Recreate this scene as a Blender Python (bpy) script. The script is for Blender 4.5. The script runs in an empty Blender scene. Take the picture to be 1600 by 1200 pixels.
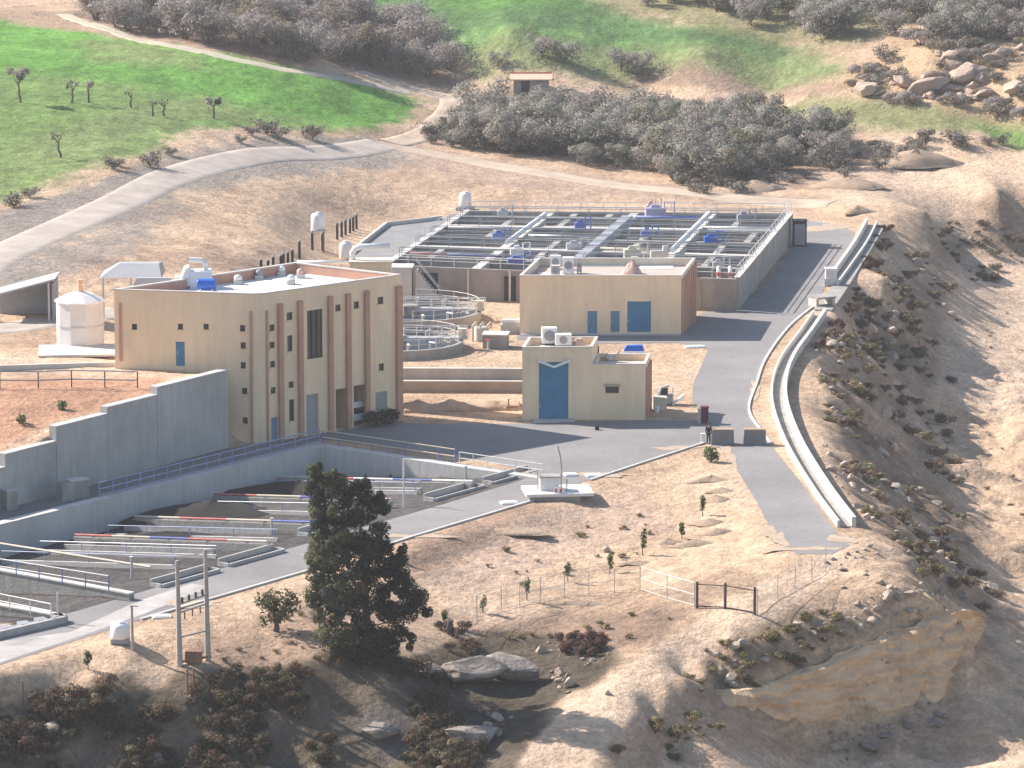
import bpy, math, random
import numpy as np
from mathutils import Vector, Matrix, geometry

SC = bpy.context.scene
COL = SC.collection
R = math.radians

# ------------------------------------------------------------------ camera model
F, CAMH, HOR = 6500.0, 66.0, -560.0
PITCH = math.atan((600 - HOR) / F)
FW = np.array([0, math.cos(PITCH), -math.sin(PITCH)])
UP = np.array([0, math.sin(PITCH), math.cos(PITCH)])

def ray(px, py):
    d = FW + UP * (600 - py) / F
    return np.array([(px - 800) / F, d[1], d[2]])

def P(px, py, z=0.0):
    d = ray(px, py)
    t = (z - CAMH) / d[2]
    return Vector((d[0] * t, d[1] * t, z))

def scale_at(p):               # photo pixels per metre at a world point
    v = np.array([p[0], p[1], p[2] - CAMH])
    return F / float(v @ FW)

# ------------------------------------------------------------------ numpy noise
def _hash(ix, iy, s):
    h = (ix.astype(np.int64) * 374761393 + iy.astype(np.int64) * 668265263 + s * 1442695041) & 0xFFFFFFFF
    h = ((h ^ (h >> 13)) * 1274126177) & 0xFFFFFFFF
    h = h ^ (h >> 16)
    return (h & 0xFFFFFF) / float(0xFFFFFF)

def vnoise(x, y, s=0):
    ix, iy = np.floor(x), np.floor(y)
    fx, fy = x - ix, y - iy
    fx = fx * fx * (3 - 2 * fx); fy = fy * fy * (3 - 2 * fy)
    a, b = _hash(ix, iy, s), _hash(ix + 1, iy, s)
    c, d = _hash(ix, iy + 1, s), _hash(ix + 1, iy + 1, s)
    return (a * (1 - fx) + b * fx) * (1 - fy) + (c * (1 - fx) + d * fx) * fy

def fbm(x, y, s=0, o=4):
    r = 0; a = 0.5
    for k in range(o):
        r = r + a * (vnoise(x, y, s + k * 17) - 0.5) * 2
        x = x * 2.03 + 11.3; y = y * 2.03 + 7.7; a *= 0.5
    return r

def sstep(a, b, v):
    t = np.clip((v - a) / (b - a), 0, 1)
    return t * t * (3 - 2 * t)

def poly_sd(poly, X, Y):       # signed distance, negative inside
    n = len(poly)
    d = np.full(X.shape, 1e18); ins = np.zeros(X.shape, bool)
    for i in range(n):
        x0, y0 = poly[i]; x1, y1 = poly[(i + 1) % n]
        ex, ey = x1 - x0, y1 - y0
        t = np.clip(((X - x0) * ex + (Y - y0) * ey) / (ex * ex + ey * ey + 1e-12), 0, 1)
        d = np.minimum(d, (X - x0 - t * ex) ** 2 + (Y - y0 - t * ey) ** 2)
        c = ((y0 > Y) != (y1 > Y))
        xx = x0 + (Y - y0) * ex / (ey if abs(ey) > 1e-9 else 1e-9)
        ins ^= (c & (X < xx))
    d = np.sqrt(d)
    return np.where(ins, -d, d)

# ------------------------------------------------------------------ terrain
CP = [
 (627,655,0),(408,693,0),(500,700,0),(830,745,0),(700,690,0),(950,720,0),(1100,690,0),(1010,655,0),(820,660,0),
 (700,600,0),(900,600,0),(1050,600,0),(1150,600,0),(640,500,0),(800,500,0),(1000,540,0),(1150,500,0),(1250,450,0),
 (700,440,0),(1000,440,0),(620,415,0),(720,350,0),(900,340,0),(1100,340,0),(1240,350,0),(1330,370,0),(1230,560,0),
 (1220,640,0),(1260,720,0),(1330,830,-.3),(1260,870,-.3),(1190,800,-.1),
 (0,1030,0),(300,935,0),(640,845,0),(860,780,0),(-250,1110,0),
 # sand in front of the drying beds
 (0,1065,-.6),(200,1045,-.6),(400,1000,-.6),(480,1050,-1.4),(600,1040,-1.5),(520,930,-.3),(700,900,-1.2),(680,940,-1.7),
 (800,830,-.5),(900,800,-.5),(1000,780,-.4),(1100,740,-.2),(850,900,-1.5),(950,890,-1.5),(1050,860,-1.1),(1150,850,-.8),
 (760,970,-2.4),(860,1000,-3.0),(980,960,-2.2),(1080,960,-1.6),
 # foreground scrub bank
 (0,1110,-1.4),(150,1085,-1.2),(300,1065,-1.3),(0,1200,-5.6),(150,1200,-5.8),(300,1200,-6.0),(450,1200,-6.1),(600,1200,-6.1),(750,1200,-5.9),
 (0,1150,-3.3),(300,1130,-3.7),(550,1110,-3.7),(-200,1200,-4.5),(0,1300,-7),(300,1300,-8),(600,1300,-8),(820,1090,-4.6),(700,1080,-3.6),
 (900,1290,-7.5),(1300,1290,-10),(1600,1290,-10.5),
 # dirt path down to the ravine
 (1290,885,-.6),(1200,960,-1.5),(1100,1020,-2.3),(1000,1090,-3.6),(930,1170,-4.8),(860,1195,-5.3),
 # promontory and cliff
 (1330,880,-.7),(1300,930,-1.2),(1420,895,-1.3),(1200,972,-1.7),(1300,940,-1.4),
 (985,1192,-6.3),(1012,1140,-5.6),(1070,1075,-4.6),(1100,1080,-5.0),(1130,1160,-8.4),(1050,1195,-7.6),(1250,1180,-9.6),(1400,1170,-9.8),(1600,1150,-10.2),(1600,1200,-10.2),(1800,1200,-10.2),
 # right embankment: crest
 (1400,340,.2),(1385,430,0),(1330,520,0),(1290,600,0),(1300,680,-.2),(1350,790,-.4),(1400,850,-1),
 # right embankment: foot and valley floor
 (1482,440,-8.40),(1425,480,-4.96),(1462,600,-9.60),(1390,560,-5.36),(1376,640,-5.36),(1468,690,-9.76),(1530,690,-10.00),(1540,600,-9.76),(1545,520,-9.28),(1405,760,-5.44),(1505,800,-9.92),(1465,870,-5.76),(1562,930,-9.76),
 (1620,480,-8.80),(1620,700,-9.92),(1750,800,-10.00),(1750,600,-9.76),(1800,1000,-9.92),(1600,400,-6.80),(1600,345,-3.36),(1480,385,-3.84),(2000,700,-9.60),(2000,400,-7.20),
 (1450,325,.3),(1560,288,1),(1300,310,.6),(1450,260,1),(1600,240,1.4),(1800,260,1.6),(1650,290,.5),
 # upper left terrace and the sand hill behind
 (180,565,6),(0,560,6),(100,500,6),(0,480,6),(-250,560,6),(-250,450,6.5),(350,430,5),(470,405,3.5),(545,400,1.6),(560,345,1.8),(640,325,.8),(700,315,.4),
 (150,400,6.6),(300,340,5.4),(450,280,4.2),(600,260,2.4),(0,400,7.5),(250,292,6.8),(420,245,5.6),(600,215,3.6),(-250,480,7.6),
 (750,290,.9),(900,305,.5),(1100,310,.5),(700,235,2.4),(850,265,1.4),(1050,295,.8),
 # fields and groves
 (0,320,7.2),(150,260,8.0),(300,200,8.2),(500,190,5.6),(640,165,4.8),(0,150,11),(300,100,11),(500,140,8),(0,60,13),(-300,150,11),(-300,300,8),
 (150,10,13.5),(400,50,12.6),(600,90,8.5),(720,130,6),(800,170,4),(1000,200,2.4),(1200,230,1.6),(1330,250,1.4),(1000,140,5.5),(1200,155,5),(1400,180,5),(1560,190,4.5),
 (800,40,13),(1100,80,10.5),(1300,110,9),(1450,90,11),(1560,60,13),(1600,140,8.5),(800,0,15),(1200,20,13.5),(1500,0,15),(1800,60,13),(1800,160,7),
 (-300,0,15),(0,-60,17),(800,-100,20),(1600,-100,20),(2000,-60,18),(-400,-100,19),
]
def cpl(pts, n=4):
    for a, b in zip(pts[:-1], pts[1:]):
        for k in range(n): CP.append(tuple(a[i]+(b[i]-a[i])*k/n for i in range(3)))
    CP.append(pts[-1])
cpl([(1130,1080,-4.6),(1210,1062,-4.5),(1300,1025,-4.0),(1400,985,-3.2),(1470,958,-2.6),(1502,950,-2.5)], 5)
cpl([(1130,1090,-5.1),(1210,1112,-6.5),(1300,1132,-8.5),(1400,1114,-8.7),(1475,1072,-7.4),(1512,1010,-6.6),(1530,960,-6.6)], 5)
cpl([(1310,890,-.7),(1215,960,-1.5),(1105,1025,-2.4),(1008,1100,-3.6),(935,1185,-4.9)], 3)
cpl([(1100,965,-1.6),(990,1035,-2.6),(880,1110,-3.8),(815,1180,-4.9)], 3)
_cw = np.array([list(P(*c)) for c in CP])
KY = 0.45
def _rbf_setup():
    x = _cw[:, 0]; y = _cw[:, 1] * KY
    n = len(x)
    K = np.sqrt((x[:, None] - x[None]) ** 2 + (y[:, None] - y[None]) ** 2)
    K += np.eye(n) * 0.5 * -1
    A = np.zeros((n + 3, n + 3)); A[:n, :n] = K
    A[:n, n] = 1; A[:n, n + 1] = x; A[:n, n + 2] = y; A[n:, :n] = A[:n, n:].T
    b = np.zeros(n + 3); b[:n] = _cw[:, 2]
    return np.linalg.solve(A, b)
_W = _rbf_setup()

def rbf(X, Y):
    sh = X.shape; x = X.ravel(); y = Y.ravel() * KY
    out = np.empty(x.shape)
    cx = _cw[:, 0]; cy = _cw[:, 1] * KY; n = len(cx)
    for i in range(0, len(x), 40000):
        xs = x[i:i + 40000, None]; ys = y[i:i + 40000, None]
        out[i:i + 40000] = np.sqrt((xs - cx) ** 2 + (ys - cy) ** 2) @ _W[:n] + _W[n] + _W[n + 1] * xs[:, 0] + _W[n + 2] * ys[:, 0]
    return out.reshape(sh)

def W2(pts, z=0.0):
    return [tuple(P(a, b, z))[:2] for a, b in pts]

FLAT = W2([(-300,880),(355,700),(412,690),(430,640),(600,560),(560,470),(600,425),(556,402),(604,352),(700,342),(900,316),(1240,322),(1330,345),
           (1362,352),(1320,440),(1292,490),(1262,540),(1236,600),(1238,640),(1280,730),(1345,830),(1320,868),(1240,872),(1195,815),(1130,704),(1100,696),
           (920,756),(860,792),(640,852),(480,900),(220,975),(-300,1148)])
# drying-bed basin (tilted floor)
KB, LB, RB = P(500, 700), P(-300, 898), P(836, 747)
_u = (RB - KB); BW = _u.length; _u.normalize()          # along the back wall
_v = (LB - KB).normalized()                              # along the left wall
def basin_st(X, Y):
    dx, dy = X - KB.x, Y - KB.y
    det = _u.x * _v.y - _u.y * _v.x
    return (dx * _v.y - dy * _v.x) / det, (_u.x * dy - _u.y * dx) / det
BDEP = 2.3
BLEN = 62.0
def basin_z(s): return -BDEP * (1 - np.clip(s / BW, 0, 1))

# retaining wall line of the terrace
WA, WB = P(356, 697), P(-300, 876)
_wd = (WB - WA).normalized()
_wn = Vector((_wd.y, -_wd.x, 0))
if _wn.y < 0: _wn = -_wn
def wall_sd(X, Y):
    return (X - WA.x) * _wd.x + (Y - WA.y) * _wd.y, (X - WA.x) * _wn.x + (Y - WA.y) * _wn.y
# step heights of the wall (metres along the wall from the building) solved from the photo
def _wall_pt(px, py):
    d = ray(px, py)
    a = (WA.x * _wn.x + WA.y * _wn.y) / (d[0] * _wn.x + d[1] * _wn.y)
    p = np.array([d[0] * a, d[1] * a, CAMH + d[2] * a])
    return (p[0] - WA.x) * _wd.x + (p[1] - WA.y) * _wd.y, p[2]
STEPS = []
for (xa, xb, ya) in [(350, 240, 592), (240, 162, 627), (162, 82, 657), (82, 2, 700)]:
    sa, _ = _wall_pt(xa, ya); sb, _ = _wall_pt(xb, ya); _, zm = _wall_pt((xa + xb) / 2, ya)
    STEPS.append((sa, sb, zm))
STEPS[0] = (-0.5, STEPS[0][1], STEPS[0][2])
_l = STEPS[-1]; STEPS.append((_l[1], _l[1] + 5.0, _l[2] - 1.0)); STEPS.append((_l[1] + 5, _l[1] + 30, _l[2] - 1.8))

def wall_top(s):
    ss = [(a + b) / 2 for a, b, z in STEPS]; zz = [z for a, b, z in STEPS]
    return np.interp(s, ss, zz)

TRACKS = [([(-120,468,7.4),(0,398,7.4),(110,345,7.2),(200,308,6.9),(290,270,6.6),(400,247,5.6),(500,236,4.6),(600,222,3.6)], 6.5),
 ([(590,222,3.6),(680,240,2.4),(760,255,1.7),(860,272,1.2),(960,288,.8),(1080,302,.6),(1200,312,.5),(1300,318,.5)], 5.0),
 ([(1290,880,-.6),(1165,962,-1.55),(1050,1030,-2.5),(945,1105,-3.7),(872,1185,-4.9)], 4.4)]
TRK = [([tuple(P(*q))[:2] for q in t], w) for t, w in TRACKS]
def track_d(X, Y):
    d = np.full(X.shape, 1e9)
    for pts, w in TRK:
        for (x0,y0),(x1,y1) in zip(pts[:-1], pts[1:]):
            ex, ey = x1-x0, y1-y0; t = np.clip(((X-x0)*ex+(Y-y0)*ey)/(ex*ex+ey*ey), 0, 1)
            d = np.minimum(d, np.hypot(X-x0-t*ex, Y-y0-t*ey) - w/2)
    return d
def height(X, Y):
    X = np.asarray(X, float); Y = np.asarray(Y, float)
    z = rbf(X, Y)
    fl = poly_sd(FLAT, X, Y)
    rough = sstep(0.0, 5.0, fl) * (.06 + .94 * sstep(0, 5, track_d(X, Y)))
    # relief: stronger on steep / far-right ground
    slope = sstep(6, 14, X - 0.02 * (Y - 300) - 14) * sstep(470, 420, Y)
    n = fbm(X * .16, Y * .12, 3, 5) * 0.42 + (0.35 - np.abs(fbm(X * .55, Y * .45, 9, 4))) * 0.30
    gul = np.abs(fbm(Y * .085 + X * .02, X * .05, 21, 4)) + .5 * np.abs(fbm(Y * .26, X * .09, 23, 3))
    z = z + rough * (n * (0.75 + 1.3 * slope) + slope * ((0.75 - gul * 2.0) * 1.0 + fbm(X * 1.1, Y * .8, 29, 2) * .22))
    far = sstep(430, 520, Y)
    z = z + far * (.1 + .9 * sstep(0, 6, track_d(X, Y))) * fbm(X * .03, Y * .03, 33, 3) * 0.8 * sstep(0, 25, fl)
    z = z * sstep(-0.01, 1.0, fl / (3.0 + 9.0 * sstep(375, 400, Y) * sstep(6, -4, X)))
    # terrace behind the retaining wall
    s, d = wall_sd(X, Y)
    reg = (d > 0.15) & ((s > 0.3) | ((Y > 347) & (s > -14))) & (X < P(408, 693).x + 0.5)
    zt0 = wall_top(s) - 0.25
    dr = np.interp(s, [0, 20, 40], [3.5, 13, 28])
    zt = zt0 + (6.0 - zt0) * sstep(0, 1, d / dr) + fbm(X * .5, Y * .5, 5, 3) * .12
    bl = sstep(0, 10, d - dr)
    zr = np.where(d > dr, zt * (1 - bl) + np.maximum(z, 5.8) * bl, zt)
    lim = sstep(372, 355, Y)
    z = np.where(reg, zr * lim + z * (1 - lim), z)
    lane = (d <= .15) & (s > -2) & (s < 120)
    z = np.where(lane & (fl > 0) & (d > -12), 0.0, z)
    # basin
    bs, bt = basin_st(X, Y)
    inb = (bs > -.25) & (bs < BW) & (bt > -.25) & (bt < BLEN)
    z = np.where(inb, basin_z(bs) + fbm(X * .7, Y * .7, 12, 3) * .10, z)
    return z

def H1(x, y): return float(height(np.array([x]), np.array([y]))[0])

def G(px, py, lift=0.0):       # where the sight line meets the ground
    d = ray(px, py)
    t = np.linspace(200, 1300, 700)
    for _ in range(3):
        X, Y, Z = d[0] * t, d[1] * t, CAMH + d[2] * t
        g = Z - height(X, Y)
        i = int(np.argmax(g < 0))
        if g[i] >= 0: i = len(t) - 1
        i = max(i, 1)
        t = np.linspace(t[i - 1], t[i], 24)
    k = t[-1]
    return Vector((d[0] * k, d[1] * k, CAMH + d[2] * k + lift))
def GW(pts): return [tuple(G(a, b))[:2] for a, b in pts]

# ------------------------------------------------------------------ materials
MATS = {}
def mat(name, col, var=.12, scale=.8, rough=.9, bump=.0, bscale=6, metal=0, col2=None, spec=.3, streak=0, dirt=0):
    if name in MATS: return MATS[name]
    m = bpy.data.materials.new(name); m.use_nodes = True
    nt = m.node_tree; N = nt.nodes; L = nt.links
    bs = N['Principled BSDF']
    bs.inputs['Roughness'].default_value = rough; bs.inputs['Metallic'].default_value = metal
    bs.inputs['Specular IOR Level'].default_value = spec
    tc = N.new('ShaderNodeTexCoord')
    no = N.new('ShaderNodeTexNoise'); no.inputs['Scale'].default_value = scale; no.inputs['Detail'].default_value = 6
    no.inputs['Roughness'].default_value = .65
    if streak:
        mp = N.new('ShaderNodeMapping'); mp.inputs['Scale'].default_value = (1, 1, streak)
        L.new(tc.outputs['Object'], mp.inputs[0]); L.new(mp.outputs[0], no.inputs['Vector'])
    else:
        L.new(tc.outputs['Object'], no.inputs['Vector'])
    cr = N.new('ShaderNodeValToRGB')
    c2 = col2 or tuple(c * (1 + var) for c in col)
    c1 = col if col2 else tuple(c * (1 - var) for c in col)
    cr.color_ramp.elements[0].position = .3; cr.color_ramp.elements[1].position = .7
    cr.color_ramp.elements[0].color = (*c1, 1); cr.color_ramp.elements[1].color = (*c2, 1)
    L.new(no.outputs['Fac'], cr.inputs[0])
    if dirt:       # vertical rain streaks and worn blotches
        m2 = N.new('ShaderNodeMapping'); m2.inputs['Scale'].default_value = (2.2, 2.2, .16); L.new(tc.outputs['Object'], m2.inputs[0])
        n3 = N.new('ShaderNodeTexNoise'); n3.inputs['Scale'].default_value = 1.0; n3.inputs['Detail'].default_value = 7; n3.inputs['Roughness'].default_value = .7; L.new(m2.outputs[0], n3.inputs['Vector'])
        mr = N.new('ShaderNodeMapRange'); mr.inputs['From Min'].default_value = .38; mr.inputs['From Max'].default_value = .66; mr.inputs['To Min'].default_value = 1 - dirt; mr.inputs['To Max'].default_value = 1 + dirt*.3; L.new(n3.outputs['Fac'], mr.inputs['Value'])
        vm = N.new('ShaderNodeVectorMath'); vm.operation = 'SCALE'; L.new(cr.outputs[0], vm.inputs[0]); L.new(mr.outputs[0], vm.inputs['Scale']); L.new(vm.outputs[0], bs.inputs['Base Color'])
    else: L.new(cr.outputs[0], bs.inputs['Base Color'])
    if bump:
        b = N.new('ShaderNodeBump'); b.inputs['Strength'].default_value = bump; b.inputs['Distance'].default_value = .1
        n2 = N.new('ShaderNodeTexNoise'); n2.inputs['Scale'].default_value = bscale; n2.inputs['Detail'].default_value = 5
        L.new(tc.outputs['Object'], n2.inputs['Vector']); L.new(n2.outputs['Fac'], b.inputs['Height']); L.new(b.outputs[0], bs.inputs['Normal'])
    MATS[name] = m
    return m

def leafmat(name, col, col2):
    if name in MATS: return MATS[name]
    m = mat(name, col, col2=col2, scale=1.3, rough=.8, spec=.15)
    nt = m.node_tree; N = nt.nodes; L = nt.links; b = N['Principled BSDF']; src = b.inputs['Base Color'].links[0].from_socket
    tr = N.new('ShaderNodeBsdfTranslucent'); L.new(src, tr.inputs['Color']); mx = N.new('ShaderNodeMixShader'); mx.inputs[0].default_value = .42
    L.new(b.outputs[0], mx.inputs[1]); L.new(tr.outputs[0], mx.inputs[2]); L.new(mx.outputs[0], N['Material Output'].inputs['Surface'])
    return m

M_WALL   = mat('beige_render', (.86,.665,.45), .09, .3, .9, .15, 8, streak=.6, dirt=.07)
M_WALLD  = mat('door_trim_render', (.46,.36,.26), .1, .5)
M_TERRA  = mat('terracotta_paint', (.50,.29,.21), .12, .6, .85)
M_WHITE  = mat('white_paint', (.80,.79,.77), .06, .7, .6)
M_ROOF   = mat('white_roof_membrane', (.74,.71,.67), .12, .5, .8)
M_CONC   = mat('concrete', (.35,.33,.30), .22, .45, .9, .3, 5, dirt=.2)
M_CONCD  = mat('weathered_concrete', (.47,.445,.42), .2, .22, .92, .35, 3, streak=.8, dirt=.12)
M_CONCL  = mat('pale_concrete', (.56,.53,.49), .15, .5, .9, .2, 5)
M_ASPH   = mat('asphalt', (.205,.194,.190), .22, .10, .95, .3, 8, col2=(.295,.276,.264), dirt=.14)
M_BLUE   = mat('blue_door_paint', (.05,.20,.34), .12, .8, .5)
M_BLUEG  = mat('faded_blue_door_paint', (.12,.25,.36), .12, .8, .6)
M_BLUEP  = mat('blue_pipe_paint', (.13,.17,.42), .15, 1.2, .5)
M_REDP   = mat('red_pipe_paint', (.55,.15,.13), .2, 1.2, .5)
M_BLUET  = mat('blue_plastic', (.03,.14,.55), .08, 1, .4)
M_DARK   = mat('dark_glass', (.03,.03,.035), .2, 1, .25, spec=.5)
M_BLACK  = mat('black_steel', (.025,.025,.03), .2, 1, .6)
M_INT    = mat('unlit_interior_plaster', (.22,.18,.16), .2, .6)
M_STEEL  = mat('galvanised_steel', (.50,.50,.50), .14, 1.2, .5, metal=.2)
M_GREY   = mat('grey_painted_steel', (.30,.31,.33), .15, .8, .6)
M_ROOFG  = mat('grey_sheet_roof', (.40,.40,.41), .12, .5, .6)
M_WATER  = mat('basin_water', (.022,.028,.04), .35, .25, .3, .15, 3, spec=.25)
M_SLUDGE_SHADE = mat('dark_sludge', (.022,.019,.018), .3, .4, .9, .5, 3)  # sludge tone blackened to carry the basin wall's shade as well
M_BED    = mat('drying_bed_gravel', (.24,.215,.19), .25, .5, .95, .5, 6)
M_WOOD   = mat('weathered_wood', (.22,.19,.16), .2, 1.5, .9)
M_POLE   = mat('concrete_pole', (.42,.38,.34), .15, 1.0, .9)
M_RUST   = mat('rusty_steel', (.24,.13,.09), .25, 1.5, .9)
M_BARK   = mat('bark', (.13,.10,.075), .25, 2, .95)
M_ROCK   = mat('limestone', (.38,.31,.25), .3, 2.2, .95, .9, 6)
M_ROCKD  = mat('grey_limestone', (.255,.215,.185), .4, 2.6, .95, 1.0, 7)
M_SOILB  = mat('loose_soil', (.40,.29,.20), .2, .8, .95, .6, 4)
M_CREAM  = mat('cream_concrete', (.62,.55,.45), .12, .8, .9)

# ------------------------------------------------------------------ mesh builder
OFF = {}
class MB:
    def __init__(s): s.v = []; s.f = []; s.mi = []; s.cur = 0; s.vn = []
    def add(s, vs, fs):
        b = len(s.v); s.v += [tuple(v) for v in vs]
        for f in fs: s.f.append(tuple(i + b for i in f)); s.mi.append(s.cur)
        return s
    def hexa(s, b, t):     # bottom quad, top quad (ccw from above)
        return s.add(list(b) + list(t), [(3,2,1,0),(4,5,6,7),(0,1,5,4),(1,2,6,5),(2,3,7,6),(3,0,4,7)])
    def box(s, c, sx, sy, sz, rz=0):          # c = centre of base
        ca, sa = math.cos(rz), math.sin(rz); q = []
        for x, y in ((-1,-1),(1,-1),(1,1),(-1,1)):
            lx, ly = x*sx/2, y*sy/2
            q.append((c[0]+lx*ca-ly*sa, c[1]+lx*sa+ly*ca))
        return s.hexa([(x,y,c[2]) for x,y in q], [(x,y,c[2]+sz) for x,y in q])
    def prism(s, poly, z0, z1, cap=True):
        n = len(poly)
        area = sum(poly[i][0]*poly[(i+1)%n][1]-poly[(i+1)%n][0]*poly[i][1] for i in range(n))
        if area < 0: poly = poly[::-1]
        vs = [(p[0],p[1],z0) for p in poly] + [(p[0],p[1],z1) for p in poly]
        fs = [(i,(i+1)%n,n+(i+1)%n,n+i) for i in range(n)]
        fs += [tuple(range(n-1,-1,-1)), tuple(range(n,2*n))]
        return s.add(vs, fs)
    def wall(s, a, b, th, z0, z1, z0b=None, z1b=None):    # straight wall, centred on a-b
        a = Vector((a[0],a[1],0)); b = Vector((b[0],b[1],0)); d = (b-a).normalized(); n = Vector((-d.y,d.x,0))*th/2
        z0b = z0 if z0b is None else z0b; z1b = z1 if z1b is None else z1b
        q = [(a-n, z0, z1),(b-n, z0b, z1b),(b+n, z0b, z1b),(a+n, z0, z1)]
        return s.hexa([(p.x,p.y,l) for p,l,h in q], [(p.x,p.y,h) for p,l,h in q])
    def tube(s, pts, r, n=8, r2=None):
        pts = [Vector(p) for p in pts]; m = len(pts); base = len(s.v)
        for i, p in enumerate(pts):
            d = (pts[min(i+1,m-1)] - pts[max(i-1,0)]).normalized()
            a = d.orthogonal().normalized() if i == 0 else (a - d * a.dot(d)).normalized()
            b = d.cross(a); rr = r if r2 is None else r + (r2 - r) * i / (m - 1)
            for k in range(n):
                t = 2*math.pi*k/n; s.v.append(tuple(p + (a*math.cos(t)+b*math.sin(t))*rr))
        for i in range(m-1):
            for k in range(n):
                s.f.append((base+i*n+k, base+i*n+(k+1)%n, base+(i+1)*n+(k+1)%n, base+(i+1)*n+k)); s.mi.append(s.cur)
        s.f.append(tuple(base+k for k in range(n-1,-1,-1))); s.mi.append(s.cur)
        s.f.append(tuple(base+(m-1)*n+k for k in range(n))); s.mi.append(s.cur)
        return s
    def lathe(s, c, prof, n=24):              # prof [(r,z)...]
        base = len(s.v); m = len(prof)
        for r, z in prof:
            for k in range(n):
                t = 2*math.pi*k/n; s.v.append((c[0]+r*math.cos(t), c[1]+r*math.sin(t), c[2]+z))
        for i in range(m-1):
            for k in range(n):
                s.f.append((base+i*n+k, base+i*n+(k+1)%n, base+(i+1)*n+(k+1)%n, base+(i+1)*n+k)); s.mi.append(s.cur)
        s.f.append(tuple(base+k for k in range(n-1,-1,-1))); s.mi.append(s.cur)
        s.f.append(tuple(base+(m-1)*n+k for k in range(n))); s.mi.append(s.cur)
        return s
    def build(s, name, mats, parent=None, smooth=False, off=None):
        me = bpy.data.meshes.new(name)
        o = off if off is not None else (OFF.get(parent.name, Vector((0,0,0))) if parent else Vector((0,0,0)))
        me.from_pydata([(x-o[0],y-o[1],z-o[2]) for x,y,z in s.v], [], s.f)
        if not isinstance(mats, (list, tuple)): mats = [mats]
        for m in mats: me.materials.append(m)
        if len(mats) > 1: me.polygons.foreach_set('material_index', s.mi)
        if smooth: me.polygons.foreach_set('use_smooth', [len(f) == 4 for f in s.f])
        me.update()
        if len(s.vn) == len(s.v) and s.vn:
            me.polygons.foreach_set('use_smooth', [True]*len(me.polygons)); me.normals_split_custom_set_from_vertices(s.vn)
        ob = bpy.data.objects.new(name, me); COL.objects.link(ob)
        if parent: ob.parent = parent; OFF[ob.name] = Vector(o)
        return ob

def tag(o, label=None, cat=None, group=None, kind=None):
    if label: o['label'] = label
    if cat: o['category'] = cat
    if group: o['group'] = group
    if kind: o['kind'] = kind
    return o
def thing(name, loc, label, cat, group=None, rz=0):
    o = bpy.data.objects.new(name, None); COL.objects.link(o); o.location = loc; o.rotation_euler = (0,0,rz)
    o.empty_display_size = .3
    OFF[o.name] = Vector(loc)
    return tag(o, label, cat, group)
def solo(mb, name, mats, loc, label, cat, group=None, smooth=False):     # a thing that is one mesh
    o = mb.build(name, mats, None, smooth, off=Vector(loc)); o.location = loc
    OFF[o.name] = Vector(loc)
    return tag(o, label, cat, group)
def dup(root, loc, rz=0, sc=1.0, label=None, group=None):
    r = root.copy(); COL.objects.link(r); r.location = loc; r.rotation_euler = (0,0,rz); r.scale = (sc,sc,sc) if not isinstance(sc, tuple) else sc
    if label: r['label'] = label
    if group: r['group'] = group
    for ch in list(root.children):
        c = ch.copy(); COL.objects.link(c); c.parent = r
        for g in list(ch.children):
            d = g.copy(); COL.objects.link(d); d.parent = c
    return r
SUN_E, SKY_E, HAZE_D, EXPO = 4.7, .095, .00014, 1.02
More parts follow.
